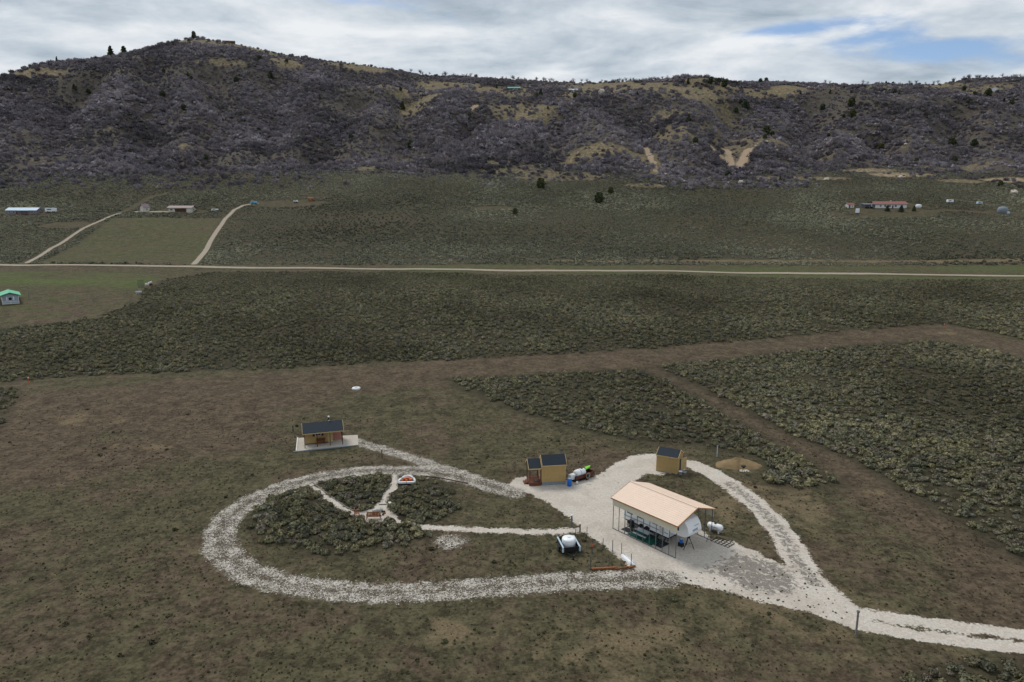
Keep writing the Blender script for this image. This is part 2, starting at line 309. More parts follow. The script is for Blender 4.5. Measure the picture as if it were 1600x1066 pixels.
    # wheel ruts with weeds between, far dirt road
    tr = attr('track'); tcol = mix(mr(fine, .3, .7), (.24, .205, .155), (.39, .34, .27))
    base = mix(mr(mt('ADD', tr, mt('MULTIPLY', mt('SUBTRACT', mid, .5), 1.2)), -.1, .3), base, tcol)
    L.new(base, b.inputs['Base Color'])
    bp = N.new('ShaderNodeBump'); bp.inputs['Strength'].default_value = .7; bp.inputs['Distance'].default_value = .26
    hsum = mt('ADD', mt('ADD', mt('MULTIPLY', fine, .55), mid), mt('MULTIPLY', tiny, .22)); L.new(hsum, bp.inputs['Height']); L.new(bp.outputs[0], b.inputs['Normal'])
    return m
GROUND = ground_material()

# ------------------------------------------------------------------ helpers: meshes and things
class MB:
    def __init__(s): s.v = []; s.f = []
    def add(s, vs, fs):
        o = len(s.v); s.v += [tuple(p) for p in vs]; s.f += [tuple(i + o for i in q) for q in fs]; return s
    def box(s, x0, x1, y0, y1, z0, z1):
        return s.add([(x0, y0, z0), (x1, y0, z0), (x1, y1, z0), (x0, y1, z0), (x0, y0, z1), (x1, y0, z1), (x1, y1, z1), (x0, y1, z1)],
                     [(0, 3, 2, 1), (4, 5, 6, 7), (0, 1, 5, 4), (1, 2, 6, 5), (2, 3, 7, 6), (3, 0, 4, 7)])
    def bar(s, p, q, w, h=None, n=4, w1=None):
        """tapered bar or tube from p to q"""
        p = Vector(p); q = Vector(q); d = (q - p).normalized(); up = Vector((0, 0, 1)) if abs(d.z) < .95 else Vector((1, 0, 0))
        a = d.cross(up).normalized(); c = a.cross(d).normalized(); h = h or w; k = (w1 / w) if w1 else 1
        vs = []; off = math.pi / 4 if n == 4 else 0; g = math.sqrt(2) if n == 4 else 1
        for o, m in ((p, 1), (q, k)):
            for i in range(n):
                t = off + 2 * math.pi * i / n; vs.append(o + a * math.cos(t) * w * m * g * .5 + c * math.sin(t) * h * m * g * .5)
        return s.add(vs, [tuple(range(n))[::-1], tuple(range(n, 2 * n))] + [(i, (i + 1) % n, n + (i + 1) % n, n + i) for i in range(n)])
    def lathe(s, prof, n=16, o=(0, 0, 0), axis='z'):
        vs = []
        for r, z in prof:
            for i in range(n):
                t = 2 * math.pi * i / n; p = (r * math.cos(t), r * math.sin(t), z)
                if axis == 'x': p = (z, r * math.cos(t), r * math.sin(t))
                vs.append((p[0] + o[0], p[1] + o[1], p[2] + o[2]))
        m = len(prof); fs = [(k * n + i, k * n + (i + 1) % n, (k + 1) * n + (i + 1) % n, (k + 1) * n + i) for k in range(m - 1) for i in range(n)]
        return s.add(vs, fs + [tuple(range(n))[::-1], tuple((m - 1) * n + i for i in range(n))])
    def prism(s, poly, y0, y1):
        """polygon in x,z swept along y"""
        n = len(poly); vs = [(x, y0, z) for x, z in poly] + [(x, y1, z) for x, z in poly]
        return s.add(vs, [tuple(range(n)), tuple(range(n, 2 * n))[::-1]] + [(i, n + i, n + (i + 1) % n, (i + 1) % n) for i in range(n)])
    def mesh(s, name):
        me = bpy.data.meshes.new(name); me.from_pydata(s.v, [], s.f)
        bm = bmesh.new(); bm.from_mesh(me); bmesh.ops.recalc_face_normals(bm, faces=bm.faces); bm.to_mesh(me); bm.free(); return me
    def build(s, name, m, parent=None, smooth=False, loc=None):
        me = s.mesh(name); me.materials.append(m); o = bpy.data.objects.new(name, me); C.objects.link(o); o.parent = parent
        if smooth: me.polygons.foreach_set('use_smooth', [True] * len(me.polygons))
        if loc is not None: o.location = loc
        return o
def tag(o, label=None, cat=None, group=None, kind=None):
    for k, v in (('label', label), ('category', cat), ('group', group), ('kind', kind)):
        if v: o[k] = v
    return o
def thing(name, label, cat, loc, rz=0, group=None):
    o = bpy.data.objects.new(name, None); C.objects.link(o); o.empty_display_size = .3
    o.location = loc; o.rotation_euler = (0, 0, rz); return tag(o, label, cat, group)
def copy_tree(o, parent=None):
    c = o.copy(); C.objects.link(c); c.parent = parent
    for ch in list(o.children): copy_tree(ch, c)
    return c
def at(px, py): x, y = G(px, py); return (x, y, zg(x, y))

# ------------------------------------------------------------------ the ground sheet and drives
def grid_mesh(name, vx, vy, vz, faces, attrs, smooth=True):
    me = bpy.data.meshes.new(name); n = len(vx); me.vertices.add(n)
    me.vertices.foreach_set('co', np.stack([vx, vy, vz], 1).astype(np.float32).ravel())
    nf = len(faces); me.loops.add(nf * 4); me.polygons.add(nf)
    me.polygons.foreach_set('loop_start', np.arange(0, nf * 4, 4, dtype=np.int32)); me.loops.foreach_set('vertex_index', faces.astype(np.int32).ravel())
    me.update(calc_edges=True)
    if smooth: me.polygons.foreach_set('use_smooth', np.ones(nf, bool))
    for k, v in attrs.items():
        a = me.attributes.new(k, 'FLOAT', 'POINT'); a.data.foreach_set('value', v.astype(np.float32))
    me.materials.append(GROUND); o = bpy.data.objects.new(name, me); C.objects.link(o); return o
def line_mask(x, y, pts, hw): return hw - seg_dist(x, y, pts)
def bbox_eval(x, y, pts, fn, out, margin=8):
    a = np.array(pts); k = (x > a[:, 0].min() - margin) & (x < a[:, 0].max() + margin) & (y > a[:, 1].min() - margin) & (y < a[:, 1].max() + margin)
    if k.any(): out[k] = np.maximum(out[k], fn(x[k], y[k]))
def masks(x, y):
    A = {k: np.zeros(x.shape) for k in ('bare', 'dry', 'green', 'sage', 'hill', 'open', 'dirty', 'crown')}
    for k in ('gravel', 'rough', 'track', 'far'): A[k] = np.full(x.shape, -9.0)
    parts = {}
    def put(key, name, pts, fn, margin=8):
        o = np.full(x.shape, -9.0); bbox_eval(x, y, pts, fn, o, margin); parts.setdefault(name, np.full(x.shape, -9.0)); parts[name] = np.maximum(parts[name], o); A[key] = np.maximum(A[key], o)
    put('gravel', 'gravel_yard', YARD, lambda a, b: sdf(a, b, YARD))
    put('gravel', 'loop_road', LOOPROAD, lambda a, b: line_mask(a, b, LOOPROAD, 1.75))
    def ruts(a, b):
        d = seg_dist(a, b, EXITROAD); return np.where(d < 2.3, 1.05 - np.abs(d - 1.25), 2.3 - d - .2)
    put('gravel', 'exit_road', EXITROAD, ruts)
    put('rough', 'gravel_drive', RING, lambda a, b: line_mask(a, b, RING, 1.95))
    put('rough', 'gravel_drive', CABPATH, lambda a, b: line_mask(a, b, CABPATH, 1.35))
    put('gravel', 'footpath', FOOT, lambda a, b: line_mask(a, b, FOOT, .72))
    for p, w in ((ISL_A, .42), (ISL_B, .48), (ISL_C, .4)): put('gravel', 'garden_path', p, lambda a, b: line_mask(a, b, p, w))
    put('gravel', 'garden_path', ISL_P, lambda a, b: sdf(a, b, ISL_P))
    put('rough', 'gravel_patch', PATCH, lambda a, b: sdf(a, b, PATCH))
    put('gravel', 'gravel_patch', CLEARPAD, lambda a, b: sdf(a, b, CLEARPAD))
    put('track', 'dirt_road', ROAD, lambda a, b: line_mask(a, b, ROAD, 2.2), 20)
    for nm, p, w in (('driveway_track', TRACK_A, 2.0), ('driveway_track', TRACK_B, 2.4)):
        def rt(a, b):
            return w * .62 - seg_dist(a, b, p)
        put('track', nm, p, rt, 12)
    put('track', 'driveway_track', TRACK_D, lambda a, b: line_mask(a, b, TRACK_D, 1.8), 12)
    A['crown'] = np.where(A['rough'] > -2, np.exp(-(np.minimum(seg_dist(x, y, RING), 9) / .5) ** 2), 0)
    # the trampled half of the yard in front of the carport is coarser
    tri = GP([(1150, 866), (1215, 880), (1240, 905), (1235, 928), (1170, 920), (1110, 890)])
    dq = np.full(x.shape, -9.0); bbox_eval(x, y, tri, lambda a, b: sdf(a, b, tri), dq); A['dirty'] = np.clip(dq / 2 + .7, 0, 1)
    dq = np.full(x.shape, -9.0); bbox_eval(x, y, LOOPROAD[3:9], lambda a, b: 1.0 - seg_dist(a, b, LOOPROAD[3:9]), dq); A['dirty'] = np.maximum(A['dirty'], np.clip(dq + .3, 0, .8))
    for p in SAGES:
        o = np.full(x.shape, -9.0); bbox_eval(x, y, p, lambda a, b: sdf(a, b, p), o, 10); A['sage'] = np.maximum(A['sage'], np.clip(o / 3 + .4, 0, 1))
    far = ramp01(y, 345, 356); A['sage'] = np.maximum(A['sage'], far * .75)
    o = np.full(x.shape, -9.0); bbox_eval(x, y, FIELD, lambda a, b: sdf(a, b, FIELD), o); fld = np.clip(o / 3 + .5, 0, 1)
    o = np.full(x.shape, -9.0); bbox_eval(x, y, PASTURE, lambda a, b: sdf(a, b, PASTURE), o); pas = np.clip(o / 6 + .3, 0, 1)
    A['green'] = np.maximum(pas * ramp01(y, 262, 290) * (.75 + .9 * fbm(x / 40, y / 8, 84, 3)), pas * (.15 + .4 * fbm(x / 25, y / 6, 85, 3)).clip(0, 1)); A['green'] = np.maximum(A['green'], fld * .22)
    yf_ = yard_far(x, y); A['sage'] *= (1 - fld) * (1 - yf_ * .9) * (1 - pas)
    for p, w in ((TRACK_C, 3), (TRACK_E, 4), (TRACK_F, 3)):
        o = np.full(x.shape, -9.0); bbox_eval(x, y, p, lambda a, b: w - seg_dist(a, b, p), o, 20); A['sage'] *= 1 - np.clip(o, 0, 1)
    A['bare'] = np.maximum(1 - np.clip(seg_dist(x, y, GP([(0, 640), (300, 610), (560, 590), (700, 576), (1000, 560), (1480, 520), (1600, 548)])) / 14, 0, 1) ** 2, 0)
    A['bare'] = np.maximum(A['bare'], 1 - np.clip(seg_dist(x, y, GP([(1000, 572), (1120, 630), (1260, 700), (1400, 785), (1560, 870), (1640, 1000)])) / 7, 0, 1) ** 2)
    DIST = GP([(15, 625), (450, 582), (560, 600), (440, 650), (390, 700), (200, 735), (0, 760), (-150, 760), (-100, 650)])
    o = np.full(x.shape, -30.0); bbox_eval(x, y, DIST, lambda a, b: sdf(a, b, DIST), o, 20); A['bare'] = np.maximum(A['bare'], np.clip(o / 12 + .5, 0, 1) * .9)
    gb = ramp01(y, 262, 285) * (1 - ramp01(y, 330, 338)) * ramp01(x, -70, -30); A['sage'] *= 1 - gb * .5; A['green'] = np.maximum(A['green'], gb * .5 * (.6 + 1.2 * fbm(x / 60, y / 9, 83, 3)))
    o = np.full(x.shape, -9.0); bbox_eval(x, y, CIRCLE, lambda a, b: 2.4 - seg_dist(a, b, CIRCLE), o); A['green'] *= 1 - np.clip(o, 0, 1); A['bare'] = np.maximum(A['bare'], np.clip(o, 0, 1) * 2)
    A['dry'] = .6 * np.clip(1.15 - np.hypot((x - 24) / 26, (y - 62) / 14), 0, 1) + np.clip(1.1 - np.hypot((x - 34) / 14, (y - 88) / 10), 0, 1) * 1.2 + np.clip(1 - np.hypot((x - 5) / 14, (y - 56) / 7), 0, 1) * .6
    band = np.clip(1 - np.abs(y - 352) / 7, 0, 1) * ramp01(x, 0, 40); A['dry'] += band * 1.5
    wob = fbm(x / 3, y / 3, 81, 3)
    for (qx, qy, rx, ry) in ((1480, 521, 5.5, 2.2), (75, 775, 3.0, 2.2), (370, 603, 2, 1.6), (1350, 770, 3, 2), (965, 688, 4, 2), (230, 700, 6, 3), (120, 655, 12, 5), (1150, 712, 4, 2.5), (700, 985, 4, 2.5), (1000, 1000, 5, 2.5), (1240, 760, 4, 2)):
        c = G(qx, qy); A['dry'] += .95 * np.clip(1.15 - np.hypot((x - c[0]) / rx, (y - c[1]) / ry) + .8 * wob, 0, 1); A['sage'] *= 1 - band * .8
    op = open_mask(x, y) * ramp01(y, 560, 600)
    yr, _ = ridge(x); yfoot = 640 + 60 * vnoise(x / 170, x * 0, 3)
    A['hill'] = ramp01(y, yfoot - 25, yfoot + 20); A['open'] = op; A['sage'] *= 1 - A['hill']
    del A['far']
    return A, parts
def build_ground():
    rows = [18.0]
    while rows[-1] < 1420: rows.append(rows[-1] * 1.0045 + .01)
    rows = np.array(rows + [1500, 1650, 1900, 2300, 3000, 4200, 6000]); nu = 620
    u = np.linspace(-1, 1, nu)
    Y, U = np.meshgrid(rows, u, indexing='ij'); X = U * (Y * 1.18 + 28)
    x = X.ravel(); y = Y.ravel(); z = zt(x, y)
    z = np.where(y > 1450, np.maximum(z, -30), z)
    A, parts = masks(x, y)
    z = z + .035 * fbm(x / 1.1, y / 1.1, 60, 2) * ramp01(-y, -140, -100) * np.where(A['gravel'] > -.3, .25, 1)
    nr = len(rows); i = np.arange(nr * nu).reshape(nr, nu)
    faces = np.stack([i[:-1, :-1], i[:-1, 1:], i[1:, 1:], i[1:, :-1]], -1).reshape(-1, 4)
    g = grid_mesh('ground', x, y, z, faces, A); tag(g, 'brown and olive valley floor rising to the scrub hill', 'ground', kind='structure')
    info = {'gravel_yard': 'pale gravel yard around the carport', 'loop_road': 'pale gravel lane curving from the small tan shed to the exit', 'exit_road': 'two-rut pale gravel road leaving the yard',
            'gravel_drive': 'white stony gravel loop drive around the sagebrush island', 'footpath': 'narrow white gravel footpath to the sagebrush island', 'garden_path': 'sandy paths and clearing inside the sagebrush island',
            'gravel_patch': 'small patch of white gravel', 'dirt_road': 'straight pale dirt road across the valley', 'driveway_track': 'two-rut dirt driveways beside the fenced field'}
    used = np.zeros(len(faces), bool)
    for k, (nm, m) in enumerate(sorted(parts.items(), key=lambda q: list(info).index(q[0]))):
        sel = (m[faces].max(1) > -.9) & ~used; used |= sel
        f = faces[sel]
        if not len(f): continue
        ids, inv = np.unique(f, return_inverse=True)
        o = grid_mesh(nm, x[ids], y[ids], z[ids] + (.012 if nm not in ('dirt_road', 'driveway_track') else .06), inv.reshape(-1, 4), {q: v[ids] for q, v in A.items()})
        tag(o, info[nm], 'road' if 'road' in nm or 'drive' in nm else 'path', kind='structure')
build_ground()
# ------------------------------------------------------------------ materials for built things
M_TANWALL = mat('tan_siding', (.40, .275, .115), .8, var=.08, scale=2)
M_TANTRIM = mat('tan_trim', (.50, .36, .18), .7, var=.06)
M_SHINGLE = mat('blue_black_shingle', (.018, .026, .036), .85, var=.3, scale=9)
M_REDWOOD = mat('red_stained_wood', (.125, .042, .020), .6, var=.25, scale=7)
M_DARKWOOD = mat('dark_stained_wood', (.070, .028, .014), .65, var=.2, scale=7)
M_ORANGEWOOD = mat('orange_wood', (.24, .090, .034), .65, var=.25, scale=8)
M_WEATHERED = mat('weathered_wood', (.20, .185, .17), .85, var=.25, scale=6)
M_SKIRT = mat('grey_block', (.20, .23, .26), .85, var=.12)
M_CONCRETE = mat('pale_concrete', (.42, .38, .33), .9, var=.10, scale=2)
M_ROOFTAN = mat('tan_metal_roof', (.72, .555, .44), .5, var=.03, scale=1.2, spec=.4)
M_ROOFEDGE = mat('brown_trim', (.36, .19, .09), .6, var=.08)
M_CREAM = mat('cream_metal_sheet', (.60, .56, .43), .5, var=.05, scale=1.5)
M_STEEL = mat('galvanised_steel', (.13, .155, .175), .5, .5, var=.12)
M_WHITE = mat('white_gelcoat', (.80, .82, .84), .35, var=.03, scale=1.5, spec=.5)
M_WHITE2 = mat('white_plastic', (.72, .74, .76), .45, var=.05)
M_OFFWHITE = mat('off_white_paint', (.58, .57, .54), .7, var=.08)
M_GLASS = mat('dark_glass', (.015, .02, .025), .08, var=.1, spec=.6)
M_BLACK = mat('black_paint', (.012, .013, .015), .5, var=.2)
M_RUBBER = mat('black_rubber', (.015, .015, .015), .9, var=.2)
M_GREYDEC = mat('grey_decal', (.32, .35, .38), .5, var=.1)
M_BLUE = mat('blue_plastic', (.008, .13, .52), .4, var=.06)
M_NAVY = mat('navy_cloth', (.02, .05, .18), .8)
M_LIME = mat('lime_green_plastic', (.20, .62, .04), .4, var=.06)
M_TEAL = mat('teal_hose', (.02, .42, .33), .5, var=.1)
M_RUGGREEN = mat('green_rug', (.006, .085, .060), .95, var=.15, scale=3)
M_MAT = mat('dark_mat', (.025, .027, .030), .95, var=.2)
M_TABLE = mat('grey_table_plastic', (.42, .46, .50), .6, var=.05)
M_PINK = mat('pink_panel', (.44, .20, .16), .8, var=.1)
M_RUST = mat('rust_brown', (.20, .075, .030), .8, var=.25)
M_MAROON = mat('maroon_paint', (.085, .025, .018), .6, var=.2)
M_LTBLUE = mat('pale_blue_paint', (.42, .52, .60), .5, var=.1)
M_ORANGE = mat('orange_red_plastic', (.62, .12, .03), .6, var=.12)
M_STONE = mat('pale_stone', (.46, .45, .43), .9, var=.2, scale=3)
M_BOULDER = mat('pale_boulder', (.50, .44, .37), .9, var=.2, scale=1)
M_TAN_DIRT = mat('tan_dirt', (.20, .140, .072), .95, var=.22, scale=1.1)
M_TWIG = mat('bare_twigs', (.12, .095, .075), .9, var=.3)

# ------------------------------------------------------------------ carport, fifth-wheel trailer and what stands beneath
CP_C = (18.7, 79.55); CP_R = math.atan2(-7.6, 6.2)
def cp(x, y, z=0.0):
    c, s = math.cos(CP_R), math.sin(CP_R); return (CP_C[0] + c * x - s * y, CP_C[1] + s * x + c * y, z + .02)
def build_carport():
    t = thing('carport', 'tall open-sided carport with pinkish tan metal roof and cream side sheets', 'carport', cp(0, 0), CP_R)
    L, W, E, R = 4.9, 3.5, 4.2, 5.35
    for side in (-1, 1):
        for i in range(11):
            x = -L + 2 * L * i / 10
            MB().box(x - .032, x + .032, side * W - .032, side * W + .032, 0, E - .02).build('post', M_STEEL, t)
        MB().box(-L - .05, L + .05, side * W - .04, side * W + .04, -.02, .06).build('base_rail', M_STEEL, t)
        MB().box(-L - .05, L + .05, side * (W - .09) - .03, side * (W - .09) + .03, E - .12, E - .05).build('top_rail', M_STEEL, t)
        b = MB(); y = side * (W + .05)
        for k in range(2):                         # two corrugated sheets, one above the other
            z0 = E - 1.02 + k * .5; prof = []
            n = 8
            for q in range(n): 
                za = z0 + .5 * q / n; zb = z0 + .5 * (q + 1) / n
                o = (.02 if q % 4 == 3 else 0.0) + .012 * k
                b.box(-L - .12, L + .12, y + side * o - .012, y + side * o + .012, za, zb - .002)
        b.build('side_sheet', M_CREAM, t)
    sl = (R - E) / W
    for side in (-1, 1):
        b = MB(); ov = .22; yo = W + ov; th = .05
        ze = E - ov * sl
        b.add([(-L - .3, 0, R), (L + .3, 0, R), (L + .3, side * yo, ze), (-L - .3, side * yo, ze), (-L - .3, 0, R + th), (L + .3, 0, R + th), (L + .3, side * yo, ze + th), (-L - .3, side * yo, ze + th)],
              [(0, 1, 2, 3), (4, 5, 6, 7), (0, 1, 5, 4), (1, 2, 6, 5), (2, 3, 7, 6), (3, 0, 4, 7)])
        r = b.build('roof_panel', M_ROOFTAN, t)
        rb = MB()
        for k in range(1, 12):                     # ribs of the sheet run the length of the roof
            y = side * yo * k / 12; z = R - abs(y) * sl + th
            rb.box(-L - .29, L + .29, y - .03, y + .03, z - .01, z + .014)
        rb.build('rib', M_ROOFTAN, r)
        MB().box(-L - .31, L + .31, side * yo - .03, side * yo + .03, ze - .10, ze + .055).build('eave_trim', M_ROOFEDGE, t)
        for x in (-L - .31, L + .31):
            MB().add([(x - .03, 0, R - .06), (x + .03, 0, R - .06), (x + .03, side * yo, ze - .06), (x - .03, side * yo, ze - .06), (x - .03, 0, R + th + .02), (x + .03, 0, R + th + .02), (x + .03, side * yo, ze + th + .02), (x - .03, side * yo, ze + th + .02)],
                     [(0, 1, 2, 3), (4, 5, 6, 7), (0, 1, 5, 4), (1, 2, 6, 5), (2, 3, 7, 6), (3, 0, 4, 7)]).build('gable_trim', M_ROOFEDGE, t)
    MB().box(-L - .32, L + .32, -.14, .14, R + .045, R + .085).build('ridge_cap', M_ROOFTAN, t)
    for i in range(6):
        x = -L + 2 * L * i / 5; b = MB()
        b.bar((x, -W, E - .05), (x, 0, R - .05), .06).bar((x, W, E - .05), (x, 0, R - .05), .06).bar((x, -1.2, R - .05 - 1.2 * sl), (x, 1.2, R - .05 - 1.2 * sl), .05)
        b.build('truss', M_STEEL, t)
    MB().bar((L, W, 1.6), (L - .05, W - .9, .05), .05).build('corner_brace', M_STEEL, t)
build_carport()
def build_rv():
    t = thing('fifth_wheel_trailer', 'white fifth-wheel camping trailer parked under the tan-roofed carport', 'camper', cp(-.45, -.05), CP_R)
    w = 1.24
    body = [(-4.6, .75), (2.55, .75), (2.75, 1.55), (4.85, 1.72), (5.32, 1.95), (5.42, 2.35), (5.2, 3.1), (4.75, 3.62), (4.2, 3.78), (-4.45, 3.62), (-4.62, 3.4)]
    MB().prism(body, -w, w).build('body', M_WHITE, t)
    cap = [(4.45, 1.74), (4.90, 1.76), (5.36, 1.98), (5.47, 2.36), (5.25, 3.12), (4.80, 3.66), (4.22, 3.81), (4.30, 3.3)]
    c = MB().prism(cap, -w - .02, w + .02).build('front_cap', M_WHITE, t)
    MB().add([(5.475, -.45, 2.42), (5.475, .55, 2.42), (5.40, .55, 2.68), (5.40, -.45, 2.62)], [(0, 1, 2, 3)]).build('decal', M_GREYDEC, c)
    MB().add([(5.33, .0, 2.92), (5.33, .9, 2.98), (5.305, .9, 3.05), (5.305, .0, 2.99)], [(0, 1, 2, 3)]).build('decal', M_GREYDEC, c)
    for (x, z, ww, h) in ((-3.6, 2.1, .9, .7), (-1.9, 2.1, .7, .7), (.5, 2.1, .8, .6), (3.6, 2.55, .8, .5)):
        f = MB().box(x - ww / 2 - .05, x + ww / 2 + .05, -w - .03, -w + .01, z - h / 2 - .05, z + h / 2 + .05).build('window', M_BLACK, t)
        MB().box(x - ww / 2, x + ww / 2, -w - .04, -w - .028, z - h / 2, z + h / 2).build('pane', M_GLASS, f)
    d = MB().box(1.2, 1.9, -w - .04, -w + .01, .95, 2.85).build('door', M_OFFWHITE, t); MB().box(1.25, 1.33, -w - .07, -w - .038, 1.75, 1.87).build('handle', M_BLACK, d)
    MB().box(-4.55, 2.5, -w - .025, -w + .01, 1.18, 1.30).build('stripe', M_GREYDEC, t)
    MB().box(-4.5, 2.4, -1.0, 1.0, .45, .76).build('chassis', M_BLACK, t)
    for x in (-1.6, -.7):
        for s in (-1, 1):
            q = thing('wheel', None, None, (x, s * 1.08, .38)); q.parent = t
            MB().lathe([(.36, -.11), (.38, -.06), (.38, .06), (.36, .11)], 18).build('tyre', M_RUBBER, q).rotation_euler = (math.pi / 2, 0, 0)
            MB().lathe([(.2, -.115), (.2, .115)], 12).build('rim', M_STEEL, q).rotation_euler = (math.pi / 2, 0, 0)
    for x in (-1.6, -.7): MB().prism([(x - .44, .62)] + [(x + .44 * math.cos(q), .62 + .44 * math.sin(q)) for q in np.linspace(math.pi, 0, 9)], -w - .02, -w + .01).build('wheel_arch', M_BLACK, t)
    for s in (-1, 1): MB().bar((2.2, s * .8, .75), (2.2, s * .8, 0), .09).build('landing_leg', M_STEEL, t)
    MB().box(3.3, 4.1, -.2, .2, 1.15, 1.66).build('king_pin_box', M_BLACK, t)
    MB().box(-2.6, -1.9, -.4, .4, 3.66, 3.92).build('roof_vent', M_OFFWHITE, t)
    MB().box(-4.75, -4.6, -1.1, 1.1, .6, .75).build('bumper', M_BLACK, t)
build_rv()
def slab_thing(name, m, x0, x1, y0, y1, z0, z1, label, cat):
    t = MB().box(x0, x1, y0, y1, z0, z1).build(name, m); t.location = cp(0, 0); t.rotation_euler = (0, 0, CP_R); return tag(t, label, cat)
slab_thing('rug', M_RUGGREEN, -2.75, 1.15, -3.28, -1.15, .012, .035, 'green outdoor rug under the picnic table beneath the carport', 'rug')
slab_thing('floor_mat', M_MAT, -4.1, -2.85, -2.9, -1.9, .012, .03, 'small dark mat beside the green rug beneath the carport', 'mat')
slab_thing('floor_mat', M_MAT, 1.2, 2.3, -2.9, -1.2, .012, .03, 'larger dark mat at the trailer-door end of the green rug', 'mat')
def picnic_table():
    t = thing('picnic_table', 'pale grey picnic table with two benches on the green rug', 'table', cp(-1.0, -2.25, .035), CP_R)
    for k in range(3): MB().box(-1.0, 1.0, -.38 + k * .26, -.13 + k * .26, .70, .745).build('tabletop_board', M_TABLE, t)
    for s in (-1, 1):
        MB().box(-1.0, 1.0, s * .74 - .14, s * .74 + .14, .42, .46).build('bench_seat', M_TABLE, t)
        b = MB(); b.bar((s * .75, -.78, 0), (s * .75, .25, .70), .05).bar((s * .75, .78, 0), (s * .75, -.25, .70), .05).bar((s * .75, -.8, .40), (s * .75, .8, .40), .04)
        b.build('leg_frame', M_STEEL, t)
picnic_table()
def camp_chair(x, y, r, label):
    t = thing('camp_chair', label, 'chair', cp(x, y, .03), CP_R + r)
    MB().add([(-.28, -.25, .42), (.28, -.25, .42), (.26, .24, .38), (-.26, .24, .38), (-.28, -.25, .45), (.28, -.25, .45), (.26, .24, .41), (-.26, .24, .41)], [(0, 1, 2, 3), (4, 5, 6, 7), (0, 1, 5, 4), (1, 2, 6, 5), (2, 3, 7, 6), (3, 0, 4, 7)]).build('seat', M_BLACK, t)
    MB().add([(-.27, .22, .40), (.27, .22, .40), (.29, .40, .98), (-.29, .40, .98), (-.27, .25, .40), (.27, .25, .40), (.29, .43, .98), (-.29, .43, .98)], [(0, 1, 2, 3), (4, 5, 6, 7), (0, 1, 5, 4), (1, 2, 6, 5), (2, 3, 7, 6), (3, 0, 4, 7)]).build('backrest', M_BLACK, t)
    for s in (-1, 1):
        MB().bar((s * .32, -.28, .62), (s * .32, .30, .62), .05, .03).build('armrest', M_BLACK, t)
        MB().bar((s * .32, -.28, .62), (-s * .28, .28, 0), .025, n=6).build('leg', M_STEEL, t); MB().bar((s * .3, -.28, 0), (s * .31, .30, .62), .025, n=6).build('leg', M_STEEL, t)
camp_chair(1.9, -2.25, -.9, 'black folding camp chair on the larger dark mat')
camp_chair(.65, -2.0, -1.4, 'black folding camp chair at the table end beside the trailer door')
camp_chair(-2.9, -2.1, .9, 'black folding camp chair behind the small dark mat')
def grill_cart():
    t = thing('grill', 'black barbecue grill on a wheeled stand at the trailer side', 'grill', cp(-3.5, -1.75, 0), CP_R)
    MB().prism([(-.35, .75), (.35, .75), (.38, .95), (.25, 1.12), (-.25, 1.12), (-.38, .95)], -.25, .25).build('lid', M_BLACK, t)
    for sx in (-1, 1):
        for sy in (-1, 1): MB().bar((sx * .3, sy * .2, .76), (sx * .33, sy * .22, .02), .035).build('leg', M_BLACK, t)
    MB().box(-.33, .33, -.22, .22, .22, .25).build('shelf', M_BLACK, t)
grill_cart()
def tripod():
    t = thing('tripod_stand', 'black tripod stabiliser standing under the nose of the white trailer', 'tripod', cp(4.35, -.35, 0), CP_R)
    MB().lathe([(.16, 1.35), (.2, 1.42), (.2, 1.56), (.12, 1.60)], 12).build('head', M_BLACK, t)
    for a in (.4, 2.5, 4.6): MB().bar((.1 * math.cos(a), .1 * math.sin(a), 1.4), (.75 * math.cos(a), .75 * math.sin(a), 0), .06).build('leg', M_BLACK, t)
tripod()
def blue_cooler():
    t = thing('water_jug', 'blue round water jug on a low black crate under the trailer nose', 'jug', cp(3.5, -.6, 0), CP_R)
    MB().box(-.3, .3, -.22, .22, 0, .45).build('crate', M_BLACK, t)
    MB().lathe([(.16, .45), (.19, .48), (.19, .85), (.14, .92)], 14).build('jug', M_BLUE, t); MB().lathe([(.12, .92), (.12, .98)], 12).build('lid', M_WHITE2, t)
blue_cooler()
def propane():
    x, y, z = at(1117, 831); t = thing('propane_tank', 'white horizontal propane tank with black cap on short legs beside the carport', 'tank', (x, y, z), -.66)
    MB().lathe([(.05, -1.0), (.26, -.95), (.39, -.8), (.42, -.62), (.42, .62), (.39, .8), (.26, .95), (.05, 1.0)], 18, (0, 0, .72), 'x').build('shell', M_WHITE, t, True)
    for x_ in (-.55, .55):
        for s in (-1, 1): MB().box(x_ - .09, x_ + .09, s * .25 - .05, s * .25 + .05, 0, .42).build('leg', M_WHITE2, t)
    MB().lathe([(.14, 1.10), (.16, 1.14), (.16, 1.26), (.10, 1.30)], 12).build('valve_dome', M_BLACK, t)
    MB().box(-.35, .45, -.425, -.40, .74, .80).build('stripe', M_BLACK, t)
propane()
def gate_panel():
    x, y, z = at(1129, 848); t = thing('metal_grid', 'black metal grid panel lying flat on the ground beside the carport', 'grid', (x, y, z + .03), CP_R + .05)
    for k in range(6): xx = -1.15 + k * .46; MB().box(xx - .03, xx + .03, -.75, .75, 0, .06).build('cross_bar', M_BLACK, t)
    for k in range(4): yy = -.75 + k * .5; MB().box(-1.18, 1.18, yy - .025, yy + .025, .063, .11).build('long_bar', M_BLACK, t)
gate_panel()

